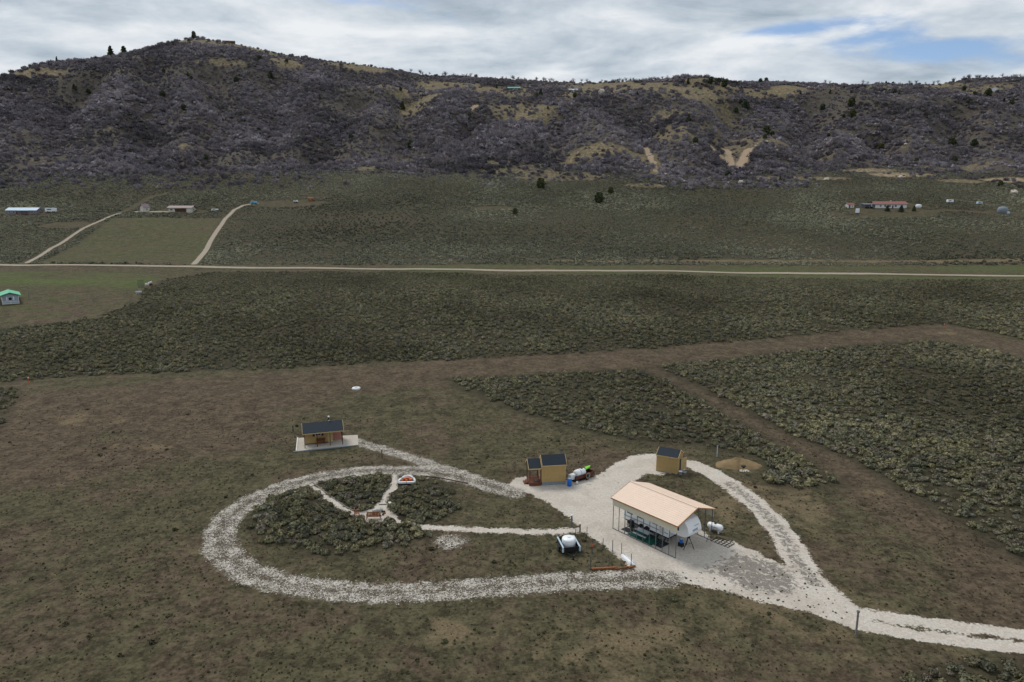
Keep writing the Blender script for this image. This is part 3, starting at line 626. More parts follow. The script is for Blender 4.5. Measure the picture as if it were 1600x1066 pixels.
# ------------------------------------------------------------------ sheds and cabins
def gable_roof(t, x0, x1, y0, y1, ze, zr, m, trim, th=.08, name='roof'):
    """ridge along x; one slab per slope under one part"""
    ym = (y0 + y1) / 2; b = MB()
    for (ya, yb) in ((y0, ym), (y1, ym)):
        b.add([(x0, ya, ze), (x1, ya, ze), (x1, yb, zr), (x0, yb, zr), (x0, ya, ze + th), (x1, ya, ze + th), (x1, yb, zr + th), (x0, yb, zr + th)], [(0, 1, 2, 3), (4, 5, 6, 7), (0, 1, 5, 4), (1, 2, 6, 5), (2, 3, 7, 6), (3, 0, 4, 7)])
    r = b.build(name, m, t)
    if trim:
        for ya in (y0, y1): MB().box(x0 + .01, x1 - .01, ya - .025, ya + .025, ze - .12, ze + .04).build('fascia', trim, r)
        for x in (x0, x1):
            q = MB()
            for ya in (y0, y1): q.add([(x - .025, ya, ze - .12), (x + .025, ya, ze - .12), (x + .025, ym, zr - .12), (x - .025, ym, zr - .12), (x - .025, ya, ze + th + .005), (x + .025, ya, ze + th + .005), (x + .025, ym, zr + th + .005), (x - .025, ym, zr + th + .005)], [(0, 1, 2, 3), (4, 5, 6, 7), (0, 1, 5, 4), (1, 2, 6, 5), (2, 3, 7, 6), (3, 0, 4, 7)])
            q.build('barge_board', trim, r)
    return r
def wall_body(t, x0, x1, y0, y1, z0, ze, zr, m, battens=None):
    ym = (y0 + y1) / 2; b = MB()
    b.add([(x0, y0, z0), (x0, y1, z0), (x0, y1, ze), (x0, ym, zr), (x0, y0, ze), (x1, y0, z0), (x1, y1, z0), (x1, y1, ze), (x1, ym, zr), (x1, y0, ze)],
          [(0, 1, 2, 3, 4), (9, 8, 7, 6, 5), (0, 4, 9, 5), (1, 6, 7, 2), (0, 5, 6, 1), (4, 3, 8, 9), (3, 2, 7, 8)])
    w = b.build('wall', m, t)
    if battens:
        q = MB(); n = int((x1 - x0) / battens)
        for i in range(1, n):
            x = x0 + (x1 - x0) * i / n; q.box(x - .012, x + .012, y0 - .012, y0 - .001, z0 + .02, ze - .13)
        n = int((y1 - y0) / battens)
        for i in range(1, n):
            y = y0 + (y1 - y0) * i / n
            for x, s in ((x0, -1), (x1, 1)): q.box(min(x + s * .001, x + s * .012), max(x + s * .001, x + s * .012), y - .012, y + .012, z0 + .02, ze + .1)
        q.build('siding_groove', m, w)
    return w
def window(t, x, z, w, h, y, frame, face='front', xs=0):
    """window in a wall facing -y (front) or +x / -x (xs = +1 / -1, then x is the y position and y the wall's x)"""
    if not xs:
        f = MB().box(x - w / 2 - .07, x + w / 2 + .07, y - .045, y - .002, z - h / 2 - .07, z + h / 2 + .07).build('window', frame, t)
        MB().box(x - w / 2, x + w / 2, y - .055, y - .04, z - h / 2, z + h / 2).build('pane', M_GLASS, f)
    else:
        a, b_ = sorted((y + xs * .002, y + xs * .045)); f = MB().box(a, b_, x - w / 2 - .07, x + w / 2 + .07, z - h / 2 - .07, z + h / 2 + .07).build('window', frame, t)
        a, b_ = sorted((y + xs * .04, y + xs * .055)); MB().box(a, b_, x - w / 2, x + w / 2, z - h / 2, z + h / 2).build('pane', M_GLASS, f)
    return f
def shed():
    a = Vector(G(1025.3, 736)); b = Vector(G(1058, 742)); r = math.atan2(b.y - a.y, b.x - a.x); c = (a + b) / 2
    t = thing('garden_shed', 'small windowless tan shed with dark roof where the gravel lane begins', 'shed', (c.x, c.y, .0), r)
    L, W = 1.68, 2.85
    MB().box(-L, L, .0, W, -.05, .14).build('skid_base', M_WEATHERED, t)
    wall_body(t, -L, L, .0, W, .14, 2.66, 3.45, M_TANWALL, .4)
    gable_roof(t, -L - .05, L + .05, -.10, W + .10, 2.66, 3.50, M_SHINGLE, M_TANTRIM)
    d = MB().add([(L + .02, 1.9, .2), (L + .7, 2.6, .2), (L + .7, 2.6, 2.1), (L + .02, 1.9, 2.1), (L + .02, 1.95, .2), (L + .67, 2.64, .2), (L + .67, 2.64, 2.1), (L + .02, 1.95, 2.1)], [(0, 1, 2, 3), (4, 5, 6, 7), (0, 1, 5, 4), (1, 2, 6, 5), (2, 3, 7, 6), (3, 0, 4, 7)]).build('door', M_TANTRIM, t)
    MB().bar((L + .5, 2.38, 1.1), (L + .5, 2.38, 1.3), .04).build('handle', M_BLACK, d)
    MB().box(L + .01, L + .02, 1.0, 1.9, .16, 2.1).build('doorway_shade', M_BLACK, t)  # black sheet on the wall paints the dark inside of the open door
    MB().add([(L + .03, .95, .18), (L + .03, 1.95, .18), (L + 1.0, 1.95, .02), (L + 1.0, .95, .02), (L + .03, .95, .24), (L + .03, 1.95, .24), (L + 1.0, 1.95, .07), (L + 1.0, .95, .07)], [(0, 1, 2, 3), (4, 5, 6, 7), (0, 1, 5, 4), (1, 2, 6, 5), (2, 3, 7, 6), (3, 0, 4, 7)]).build('ramp', M_SKIRT, t)
    # odds and ends around it
    q = thing('utility_box', 'small white-lidded box against the gable end of the windowless shed', 'box', tuple(t.matrix_basis @ Vector((L + .38, .3, 0))), r)
    MB().box(-.22, .22, -.2, .2, 0, .5).build('body', M_WEATHERED, q); MB().box(-.25, .25, -.23, .23, .502, .58).build('lid', M_WHITE2, q)
    for k, (dx, lab) in enumerate(((-.9, 'white plastic chair behind the windowless shed, at its corner'), (-.2, 'white plastic chair behind the windowless shed, mid-wall'))):
        p = thing('plastic_chair', lab, 'chair', tuple(t.matrix_basis @ Vector((dx - .6, W + 1.2, 0))), r + k)
        MB().box(-.22, .22, -.2, .22, .42, .46).build('seat', M_WHITE2, p); MB().box(-.22, .22, .2, .24, .46, .95).build('backrest', M_WHITE2, p)
        for sx in (-1, 1):
            for sy in (-1, 1): MB().bar((sx * .19, sy * .18, .42), (sx * .22, sy * .2, 0), .035).build('leg', M_WHITE2, p)
shed()
def porch_cabin():
    a = Vector(G(846.5, 759)); b = Vector(G(883.7, 757)); r = math.atan2(b.y - a.y, b.x - a.x)
    t = thing('porch_cabin', 'tiny tan cabin with dark roof, grey base and red-brown side deck', 'cabin', (a.x, a.y, 0), r)
    L, W = 3.6, 2.75
    MB().box(.03, L - .03, .03, W - .03, -.05, .52).build('foundation', M_SKIRT, t)
    wall_body(t, 0, L, 0, W, .521, 3.12, 4.15, M_TANWALL, .4)
    gable_roof(t, .02, L + .12, -.14, W + .14, 3.10, 4.2, M_SHINGLE, M_TANTRIM)
    MB().lathe([(.06, 3.6), (.06, 4.75), (.09, 4.76), (.09, 4.88)], 8, (L - .35, 2.0, 0)).build('vent_pipe', M_STEEL, t)
    # porch: lower roof, posts, deck boards, rails, steps
    x0, x1 = -1.85, -.06
    gable_roof(t, x0 - .15, x1, -.12, W + .12, 2.72, 3.72, M_SHINGLE, M_TANTRIM, name='porch_roof')
    MB().box(x0, x1, .02, W - .02, -.05, .42).build('deck_skirt', M_REDWOOD, t)
    n = 14
    for i in range(n): y = .0 + W * i / n; MB().box(x0 - .03, x1 + .03, y, y + W / n - .015, .425, .465).build('deck_board', M_REDWOOD, t)
    for y in (.06, W - .06):
        for x in (x0 + .06, x1 - .12): MB().box(x - .06, x + .06, y - .06, y + .06, .46, 2.72).build('porch_post', M_REDWOOD if y < 1 else M_DARKWOOD, t)
    MB().bar((x0 + .06, .06, 1.35), (x1 - .1, .06, 1.35), .06).build('rail', M_REDWOOD, t)
    for i in range(1, 9): x = x0 + .06 + (x1 - x0 - .16) * i / 9; MB().box(x - .018, x + .018, .045, .075, .50, 1.32).build('baluster', M_REDWOOD, t)
    MB().bar((x0 + .06, W - .06, 1.35), (x1 - .1, W - .06, 1.35), .06).build('rail', M_DARKWOOD, t)
    for i in range(1, 9): x = x0 + .06 + (x1 - x0 - .16) * i / 9; MB().box(x - .018, x + .018, W - .075, W - .045, .50, 1.32).build('baluster', M_DARKWOOD, t)
    d = MB().box(-.05, -.005, .9, 1.75, .53, 2.5).build('door', M_OFFWHITE, t); MB().box(-.09, -.051, 1.62, 1.68, 1.4, 1.5).build('handle', M_BLACK, d)
    for k in range(2): MB().box(x0 - .35 - .32 * k, x0 - .06 - .32 * k, .8, 2.0, 0, .30 - .15 * k).build('step', M_REDWOOD, t)
    MB().box(-.85, -.3, .7, 1.3, .466, .49).build('door_mat', M_STEEL, t)
porch_cabin()
def bunk_cabin():
    a = Vector(G(476.2, 701.2)); b = Vector(G(536.2, 695)); r = math.atan2(b.y - a.y, b.x - a.x); L = (b - a).length
    z0 = .10
    t = thing('bunk_cabin', 'tan cabin with deep front porch, dark roof and stove pipe on a pale slab', 'cabin', (a.x, a.y, z0), r)
    W = 4.2
    wall_body(t, .05, L - 1.55, 1.75, W, .0, 2.55, 2.95, M_TANWALL, .5)
    MB().box(.05, L - .05, W - .06, W, .0, 2.5).build('back_wall', M_TANWALL, t)
    MB().box(L - 1.54, L - .1, 2.75, 2.82, .0, 2.45).build('porch_panel', M_PINK, t)['label'] = 'pinkish panel closing the back of the porch end'
    gable_roof(t, -.25, L + .2, -.2, W + .2, 2.52, 3.72, M_SHINGLE, M_TANTRIM)
    for x in (.06, L / 3, 2 * L / 3, L - .06): MB().box(x - .06, x + .06, -.06, .06, 0, 2.52).build('porch_post', M_DARKWOOD, t)
    MB().box(L - .12, L, 1.9, 2.02, 0, 2.6).build('porch_post', M_DARKWOOD, t)
    MB().box(0, L, -.05, .05, 2.40, 2.52).build('porch_beam', M_DARKWOOD, t)
    MB().box(.05, L - 1.6, 1.735, 1.748, .0, .14).build('skirting', M_DARKWOOD, t)
    w = window(t, 2.35, 1.75, .85, .6, 1.75, M_WHITE2); MB().box(2.33, 2.37, 1.68, 1.694, 1.45, 2.05).build('mullion', M_WHITE2, w)
    for x in (1.62, 3.08): MB().box(x - .17, x + .17, 1.70, 1.748, 1.35, 2.12).build('shutter', M_BLACK, t)
    d = MB().box(4.0, 4.75, 1.71, 1.748, .05, 2.05).build('door', M_TANTRIM, t); MB().box(4.08, 4.14, 1.67, 1.709, 1.0, 1.1).build('handle', M_BLACK, d)
    p = MB().lathe([(.09, 3.0), (.09, 4.3)], 10, (4.3, 2.5, 0)).build('stove_pipe', M_BLACK, t)
    MB().lathe([(.13, 3.62), (.13, 3.84)], 10, (4.3, 2.5, 0)).build('collar', M_WHITE2, p); MB().lathe([(.05, 4.301), (.17, 4.36), (.18, 4.5), (.05, 4.6)], 10, (4.3, 2.5, 0)).build('cap', M_WHITE2, p)
    q = thing('porch_bench', 'red-brown wooden bench below the cabin window on the porch', 'bench', tuple(t.matrix_basis @ Vector((2.75, 1.15, .0))), r)
    for k in range(3): MB().box(-.75, .75, -.28 + k * .17, -.13 + k * .17, .42, .46).build('seat_slat', M_ORANGEWOOD, q)
    for k in range(4): MB().box(-.75, .75, .24, .28, .52 + k * .14, .63 + k * .14).build('back_slat', M_REDWOOD, q)
    for s in (-1, 1):
        MB().box(s * .72 - .04, s * .72 + .04, -.28, -.20, 0, .66).build('leg', M_ORANGEWOOD, q); MB().box(s * .72 - .04, s * .72 + .04, .281, .35, 0, 1.1).build('leg', M_ORANGEWOOD, q); MB().box(s * .72 - .05, s * .72 + .05, -.3, .23, .661, .70).build('armrest', M_ORANGEWOOD, q)
    # slab
    poly = SLAB; b_ = MB(); n = len(poly)
    b_.add([(x, y, -.1) for x, y in poly] + [(x, y, z0) for x, y in poly], [tuple(range(n))[::-1], tuple(range(n, 2 * n))] + [(i, (i + 1) % n, n + (i + 1) % n, n + i) for i in range(n)])
    s = b_.build('pavement', M_CONCRETE); tag(s, 'pale concrete slab around the deep-porched cabin', 'pavement', kind='structure')
    p0 = Vector((*poly[0], 0)); p3 = Vector((*poly[3], 0))
    o = MB().bar(p0 + Vector((-.1, 0, .1)), p3 + Vector((-.1, 0, .1)), .2, .22).build('edging_timber', M_OFFWHITE); tag(o, 'white timber edging the outer end of the cabin slab', 'timber')
    o = MB().bar(Vector((*poly[0], .06)) + Vector((-.5, -.25, 0)), Vector((*poly[1], .06)) + Vector((-.1, -.15, 0)), .2, .18).build('edging_timber', M_SKIRT); tag(o, 'long grey timber edging the front of the cabin slab', 'timber')
bunk_cabin()

# ------------------------------------------------------------------ equipment beside the small cabin
def loaded_trailer():
    a = Vector(G(900, 755)); b = Vector(G(929, 745.5)); r = math.atan2(b.y - a.y, b.x - a.x); L = (b - a).length
    t = thing('utility_trailer', 'maroon utility trailer loaded with a white water tank beside the tiny cabin', 'trailer', (a.x, a.y, 0), r)
    for y in (0, 1.45): MB().box(.0, L, y, y + .06, .45, .98).build('side_board', M_MAROON, t)
    for x in (0.0, L - .06): MB().box(x, x + .06, .061, 1.449, .45, .98).build('end_board', M_MAROON, t)
    MB().box(.061, L - .061, .061, 1.449, .42, .48).build('bed', M_DARKWOOD, t)
    for y in (-.14, 1.65):
        q = thing('wheel', None, None, (L * .55, y, .34)); q.parent = t
        MB().lathe([(.32, -.1), (.34, -.05), (.34, .05), (.32, .1)], 16).build('tyre', M_RUBBER, q).rotation_euler = (math.pi / 2, 0, 0); MB().lathe([(.17, -.105), (.17, .105)], 10).build('rim', M_STEEL, q).rotation_euler = (math.pi / 2, 0, 0)
    MB().bar((L, .75, .42), (L + 1.0, .75, .38), .08).build('tongue', M_BLACK, t)
    F = t.matrix_basis
    q = thing('water_tank', 'white ribbed water tank lying on the maroon trailer', 'tank', tuple(F @ Vector((1.45, .75, .485))), r)
    MB().lathe([(.2, -.95), (.52, -.88), (.58, -.7), (.58, .6), (.50, .85), (.2, .98)], 18, (0, 0, .58), 'x').build('shell', M_WHITE2, q, True)
    MB().lathe([(.595, -.16), (.595, -.06)], 18, (0, 0, .58), 'x').build('band', M_GREYDEC, q); MB().lathe([(.16, 1.12), (.16, 1.22)], 12, (.35, 0, 0)).build('lid', M_BLACK, q)
    q = thing('kayak', 'lime green kayak propped behind the white water tank', 'kayak', tuple(F @ Vector((L - .75, 1.3, .75))), r + .15)
    b_ = MB(); vs = []; n = 12; m = 11
    for i in range(m):
        s = -1 + 2 * i / (m - 1); w = .36 * max(.04, (1 - s * s)) ** .6; h = .17 * max(.1, (1 - s * s)) ** .4
        for k in range(n): tt = 2 * math.pi * k / n; vs.append((s * 1.25, w * math.cos(tt), .4 + .12 * s * s + h * math.sin(tt)))
    b_.add(vs, [(i * n + k, i * n + (k + 1) % n, (i + 1) * n + (k + 1) % n, (i + 1) * n + k) for i in range(m - 1) for k in range(n)] + [tuple(range(n)), tuple((m - 1) * n + k for k in range(n))])
    b_.build('hull', M_LIME, q, True); MB().lathe([(.2, .50), (.22, .6)], 12, (-.3, 0, 0)).build('cockpit', M_BLACK, q)
    q = thing('hose_coil', 'coil of teal garden hose hung on the side of the maroon trailer', 'hose', tuple(F @ Vector((L * .58, -.16, .72))), r)
    for k, rr in enumerate((.30, .36, .42)):
        b_ = MB(); vs = []; n = 20; s = 6
        for i in range(n):
            for j in range(s):
                A = 2 * math.pi * i / n; B = 2 * math.pi * j / s; vs.append(((rr + .035 * math.cos(B)) * math.cos(A), -.05 * k + .035 * math.sin(B), (rr + .035 * math.cos(B)) * math.sin(A)))
        b_.add(vs, [(i * s + j, ((i + 1) % n) * s + j, ((i + 1) % n) * s + (j + 1) % s, i * s + (j + 1) % s) for i in range(n) for j in range(s)])
        b_.build('hose_loop', M_TEAL if k != 2 else M_PINK, q, True)
    x, y, z = at(889.7, 759.5); q = thing('blue_barrel', 'bright blue plastic barrel standing at the corner of the tiny cabin', 'barrel', (x, y, 0))
    MB().lathe([(.30, 0), (.34, .06), (.34, .35), (.36, .38), (.34, .41), (.34, .72), (.36, .75), (.34, .78), (.33, 1.1), (.29, 1.16)], 20).build('drum', M_BLUE, q, True); MB().lathe([(.27, 1.161), (.27, 1.19)], 16).build('lid', M_LTBLUE, q)
    x, y, z = at(893.5, 753.5); q = thing('generator', 'white and black generator on a frame behind the blue barrel', 'generator', (x, y, 0), r)
    MB().box(-.45, .45, -.3, .3, .5, 1.25).build('housing', M_WHITE2, q); MB().lathe([(.26, -.33), (.26, -.305)], 16, (0, 0, 0)).build('fan_grille', M_BLACK, q).matrix_local = Matrix.Translation((.1, 0, .9)) @ Matrix.Rotation(-math.pi / 2, 4, 'X') @ Matrix.Translation((0, 0, .64))
    MB().lathe([(.12, 0), (.12, .04)], 12).build('fan_hub', M_WHITE2, q).matrix_local = Matrix.Translation((.1, -.35, .9)) @ Matrix.Rotation(math.pi / 2, 4, 'X')
    for sx in (-1, 1):
        for sy in (-1, 1): MB().bar((sx * .4, sy * .26, .5), (sx * .42, sy * .28, 0), .05).build('leg', M_BLACK, q)
    x, y, z = at(901.5, 757); q = thing('gas_bottle', 'small pale gas bottle on the gravel in front of the maroon trailer', 'bottle', (x, y, 0))
    MB().lathe([(.14, 0), (.19, .06), (.19, .30), (.12, .42)], 14).build('cylinder', M_OFFWHITE, q, True); MB().lathe([(.08, .42), (.08, .50)], 10).build('collar', M_WHITE2, q)
    x, y, z = at(899.5, 752.5); q = thing('fuel_can', 'blue fuel can on a dark crate between generator and trailer', 'can', (x, y, 0))
    MB().box(-.28, .28, -.22, .22, 0, .45).build('crate', M_BLACK, q); MB().box(-.16, .16, -.12, .12, .451, .78).build('can', M_BLUE, q); MB().bar((.08, 0, .78), (.16, 0, .9), .05).build('spout', M_BLACK, q)
loaded_trailer()
def tank_trailer():
    a = Vector(G(880, 871)); b = Vector(G(906, 870)); r = math.atan2(b.y - a.y, b.x - a.x) + .0; c = (a + b) / 2
    t = thing('tank_trailer', 'black utility trailer with pale blue rails holding a round white tank', 'trailer', (c.x, c.y + .4, 0), r + rad(6))
    w, L = 1.0, 2.7
    MB().box(-w, w, 0, L, .48, .56).build('bed', M_BLACK, t)
    for s in (-1, 1):
        MB().box(s * w - .05, s * w + .05, 0, L, .561, 1.05).build('side_board', M_BLACK, t); MB().box(s * w - .09, s * w + .09, -.02, L + .02, 1.051, 1.12).build('side_rail', M_LTBLUE, t)
        MB().box(s * (w + .03) - .1, s * (w + .03) + .1, -.12, -.02, .5, 1.1).build('corner_post', M_LTBLUE, t)
        q = thing('wheel', None, None, (s * (w + .2), L * .45, .36)); q.parent = t
        MB().lathe([(.33, -.11), (.36, -.05), (.36, .05), (.33, .11)], 16).build('tyre', M_RUBBER, q).rotation_euler = (0, math.pi / 2, 0); MB().lathe([(.18, -.115), (.18, .115)], 10).build('rim', M_STEEL, q).rotation_euler = (0, math.pi / 2, 0)
        MB().box(s * (w + .2) - .16, s * (w + .2) + .16, L * .45 - .5, L * .45 + .5, .76, .80).build('fender', M_BLACK, t)
    for y in (.0, L - .05): MB().box(-w + .051, w - .051, y, y + .05, .561, 1.03).build('end_board', M_BLACK, t)
    for s in (-1, 1): MB().bar((s * .8, -.02, .5), (0, -1.2, .45), .09).build('tongue_arm', M_BLACK, t)
    MB().bar((0, -1.05, .6), (0, -1.05, .02), .07).build('jack', M_STEEL, t); MB().lathe([(.16, -.04), (.16, .04)], 12, (0, -1.05, .16), 'x').build('jack_wheel', M_RUBBER, t)
    q = thing('water_tank', 'squat round white water tank riding in the black trailer', 'tank', tuple(t.matrix_basis @ Vector((.05, 1.35, .561))), r)
    MB().lathe([(.80, 0), (.84, .04), (.84, .85), (.80, .98), (.6, 1.06), (.2, 1.10)], 28).build('shell', M_WHITE, q, True); MB().lathe([(.2, 1.10), (.2, 1.16)], 14).build('lid', M_WHITE2, q)
tank_trailer()
def canoe():
    a = Vector(G(971, 867)); b = Vector(G(992.5, 885)); r = math.atan2(b.y - a.y, b.x - a.x); c = (a + b) / 2; L = (b - a).length
    t = thing('canoe', 'white canoe lying keel-up beside the wire fence posts', 'canoe', (c.x, c.y, 0), r)
    vs = []; n = 9; m = 13
    for i in range(m):
        s = -1 + 2 * i / (m - 1); w = .38 * max(.02, 1 - s * s) ** .55; h = .30 * max(.15, 1 - s ** 4) ** .5
        for k in range(n): tt = math.pi * k / (n - 1); vs.append((s * L / 2, w * math.cos(tt), .02 + h * math.sin(tt)))
    b_ = MB(); b_.add(vs, [(i * n + k, i * n + k + 1, (i + 1) * n + k + 1, (i + 1) * n + k) for i in range(m - 1) for k in range(n - 1)] + [tuple(range(n)), tuple((m - 1) * n + k for k in range(n))])
    h = b_.build('hull', M_WHITE2, t, True); MB().box(-L / 2 + .15, L / 2 - .15, -.02, .02, .30, .335).build('keel', M_GREYDEC, t)
canoe()
def beam(p, q, w, m, label, name='timber_beam'):
    a = Vector((*G(*p), w * .5)); b = Vector((*G(*q), w * .5 + .004)); t = thing(name, label, 'timber', (a.x, a.y, 0))
    MB().bar(a - Vector((a.x, a.y, 0)), b - Vector((a.x, a.y, 0)), w, w * .8).build('beam', m, t); k = a.lerp(b, .96) - Vector((a.x, a.y, 0)); MB().bar(k, b - Vector((a.x, a.y, 0)) + (b - a).normalized() * .02, w * 1.02, w * .82).build('end_grain', M_RUST, t)
beam((924, 890.5), (963, 888.5), .24, M_ORANGEWOOD, 'long orange-brown timber lying along the fence line')
beam((961, 890), (988, 886.2), .16, M_RUST, 'thinner rusty brown timber continuing to the canoe')
beam((982, 888.5), (992, 886), .22, M_RUST, 'short rusty brown timber offcut below the canoe tip')
def fence_post(px, py, h, label, band=None):
    x, y, z = at(px, py); t = thing('fence_post', label, 'post', (x, y, 0), random.random(), 'steel fence posts by the gravel yard')
    MB().box(-.035, .035, -.012, .012, -.1, h).box(-.012, .012, -.05, .05, -.1, h - .003).build('stake', M_STEEL, t)
    MB().box(-.1, .1, -.006, .006, -.08, .1).build('anchor_plate', M_STEEL, t)
    if band: MB().lathe([(.065, h * .45), (.065, h * .6)], 8).build('marker_band', band, t)
for p in ((917, 840), (942, 858.5), (957, 862), (971, 866.5), (986, 883.5), (951.5, 887)):
    fence_post(*p, 1.45, 'thin dark steel stake of the open fence by the gravel yard')
fence_post(925.5, 864.5, 1.9, 'taller dark fence stake with an orange band', M_ORANGE); fence_post(922.7, 890.5, 1.7, 'dark fence stake at the corner beside the long orange-brown timber')
fence_post(899, 838, .9, 'short dark stake behind the round-tank trailer')
def bollard(px, py, h, m, top, label, name='post', r=.09, cat='post'):
    x, y, z = at(px, py); t = thing(name, label, cat, (x, y, z))
    MB().lathe([(r * 1.05, -.1), (r, .1), (r * .92, h)], 10).build('shaft', m, t); MB().lathe([(r * 1.5, h + .001), (r * 1.6, h + .07), (r * .9, h + .15)], 10).build('cap', top, t)
bollard(893.2, 824, 1.6, M_STEEL, M_WHITE2, 'grey post with white cap where the footpath meets the yard', r=.11)
bollard(906.2, 832, 1.15, M_DARKWOOD, M_WHITE2, 'brown post with white cap where the footpath meets the yard')
bollard(1120.3, 713.5, 2.0, M_LTBLUE, M_DARKWOOD, 'pale lower post near the dirt mound topped with dark wood', r=.08)
bollard(597, 716.5, 1.3, M_DARKWOOD, M_BLACK, 'dark post beside the gravel path to the deep-porched cabin', r=.07)
bollard(1337, 995, 2.6, M_WEATHERED, M_STEEL, 'tall weathered wooden post beside the two-rut exit road', r=.10)
bollard(458, 674, .9, M_BLACK, M_BLACK, 'short black hydrant post behind the cabin slab', r=.08)
def kettle():
    x, y, z = at(1161, 739.5); t = thing('fire_bowl', 'black bowl on a thin stand in front of the dirt mound', 'bowl', (x, y, z))
    MB().lathe([(.08, .85), (.30, 1.0), (.38, 1.22), (.36, 1.24)], 16).build('bowl', M_BLACK, t, True)
    for a in (0, 2.1, 4.2): MB().bar((.06 * math.cos(a), .06 * math.sin(a), .88), (.28 * math.cos(a), .28 * math.sin(a), 0), .035).build('leg', M_BLACK, t)
kettle()
def mound():
    c = Vector(G(1157, 731)); b = MB(); n = 40; m = 14; vs = [(0, 0, 1.1)]; rg = random.Random(3)
    ph = [rg.random() * 6.28 for _ in range(6)]
    for k in range(1, m + 1):
        for i in range(n):
            a = 2 * math.pi * i / n; q = k / m; rr = (1 + .10 * math.sin(2 * a + ph[0]) + .06 * math.sin(3 * a + ph[1]) + .04 * math.sin(7 * a + ph[2]))
            h = 1.1 * (1 - q ** 1.7) ** 1.25; h += .10 * (1 - q) * math.sin(5 * a + ph[3] + q * 5) + rg.uniform(-.04, .04) * (q < .95)
            vs.append((3.5 * q * rr * math.cos(a), 2.5 * q * rr * math.sin(a), h - .12 * (q > .97)))
    fs = [(0, 1 + i, 1 + (i + 1) % n) for i in range(n)] + [(1 + (k - 1) * n + i, 1 + k * n + i, 1 + k * n + (i + 1) % n, 1 + (k - 1) * n + (i + 1) % n) for k in range(1, m) for i in range(n)]
    b.add(vs, fs); o = b.build('dirt_mound', M_TAN_DIRT, None, True); o.location = (c.x, c.y + 1.2, -.02); tag(o, 'tan heap of bare dirt beside the gravel lane', 'mound')
mound()
# ------------------------------------------------------------------ seating circle in the sagebrush island
def garden_bench(px, py, rz, label, name='wooden_bench', w=1.25):
    x, y, z = at(px, py); t = thing(name, label, 'bench' if w > 1 else 'chair', (x, y, 0), rz)
    for k in range(4): MB().box(-w / 2, w / 2, -.30 + k * .14, -.18 + k * .14, .40, .44).build('seat_slat', M_ORANGEWOOD, t)
    n = int(w / .17)
    for k in range(n): xx = -w / 2 + .02 + (w - .04) * k / n; MB().box(xx, xx + w / n - .05, .27, .31, .46, 1.15).build('back_slat', M_ORANGEWOOD, t)
    MB().box(-w / 2, w / 2, .312, .36, 1.02, 1.1).build('back_rail', M_ORANGEWOOD, t)
    for s in (-1, 1):
        MB().box(s * (w / 2 + .03) - .03, s * (w / 2 + .03) + .03, -.3, -.22, 0, .62).build('leg', M_ORANGEWOOD, t); MB().box(s * (w / 2 + .03) - .03, s * (w / 2 + .03) + .03, .27, .36, 0, .9).build('leg', M_ORANGEWOOD, t)
        MB().box(s * (w / 2 + .03) - .06, s * (w / 2 + .03) + .06, -.34, .26, .622, .66).build('armrest', M_ORANGEWOOD, t)
garden_bench(584, 811, math.pi + .05, 'orange-brown slatted bench with its back to the footpath, at the fire ring', w=1.7)
garden_bench(558, 806, math.pi / 2 + .25, 'orange-brown slatted chair at the corner of the seating circle', 'wooden_chair', .75)
def fire_ring():
    x, y, z = at(592, 803); t = thing('fire_ring', 'ring of dark stones for a fire in the seating circle', 'fire pit', (x, y, 0))
    for k in range(11):
        a = 2 * math.pi * k / 11; b = MB().lathe([(.10, 0), (.17, .06), (.15, .18), (.06, .24)], 7).build('stone', M_RUST if k % 3 == 0 else M_BLACK, t); b.location = (.75 * math.cos(a), .75 * math.sin(a), 0); b.rotation_euler = (0, 0, k * 1.7); b.scale = (1, .8 + .3 * (k % 2), .9 + .2 * (k % 3))
    x, y, z = at(590, 801); t = thing('pale_log', 'thick pale log lying across the fire ring', 'log', (x, y, .12), .35)
    MB().lathe([(.12, -.75), (.2, -.72), (.21, 0), (.18, .7), (.12, .74)], 12, (0, 0, .22), 'x').build('trunk', M_STONE, t, True); MB().bar((.3, 0, .35), (.5, .1, .55), .09, n=6).build('branch_stub', M_STONE, t)
fire_ring()
def plank_bench():
    a = Vector(G(608.5, 789)); b = Vector(G(616, 800)); r = math.atan2(b.y - a.y, b.x - a.x); c = (a + b) / 2; L = (b - a).length
    t = thing('plank_bench', 'white plank bench at the side of the seating circle', 'bench', (c.x, c.y, 0), r); MB().box(-L / 2, L / 2, -.19, .19, .40, .47).build('plank', M_OFFWHITE, t)
    for s in (-1, 1): MB().box(s * L * .35 - .06, s * L * .35 + .06, -.16, .16, 0, .40).build('leg', M_WEATHERED, t)
plank_bench()
def edging(pts, label, m=M_WEATHERED):
    for i in range(len(pts) - 1):
        a = Vector((*G(*pts[i]), .07)); b = Vector((*G(*pts[i + 1]), .075)); t = thing('edging_log', label, 'log', (a.x, a.y, 0), 0, label.split(' along ')[-1])
        MB().bar(a - Vector((a.x, a.y, 0)), b - Vector((a.x, a.y, 0)), .17, n=7, w1=.14).build('log', m, t); e = (b - a).normalized() * .03; MB().bar(b - Vector((a.x, a.y, 0)), b - Vector((a.x, a.y, 0)) + e, .12, n=7).build('cut_end', M_OFFWHITE, t)
edging([(488, 754), (506, 768), (524, 781), (541, 793), (552, 798), (563, 799), (574, 796), (583, 791)], 'weathered grey edging log along the sandy path from the loop drive')
edging([(592, 789), (604, 789)], 'short weathered log along the far rim of the seating circle'); edging([(578, 776), (578.5, 782), (583, 787)], 'weathered log along the bend behind the seating circle')
edging([(622, 742), (622, 752), (621, 760)], 'weathered log along the arched bed path'); edging([(602, 766), (609, 761), (612, 757)], 'thin weathered log along the crook of the arched bed path')
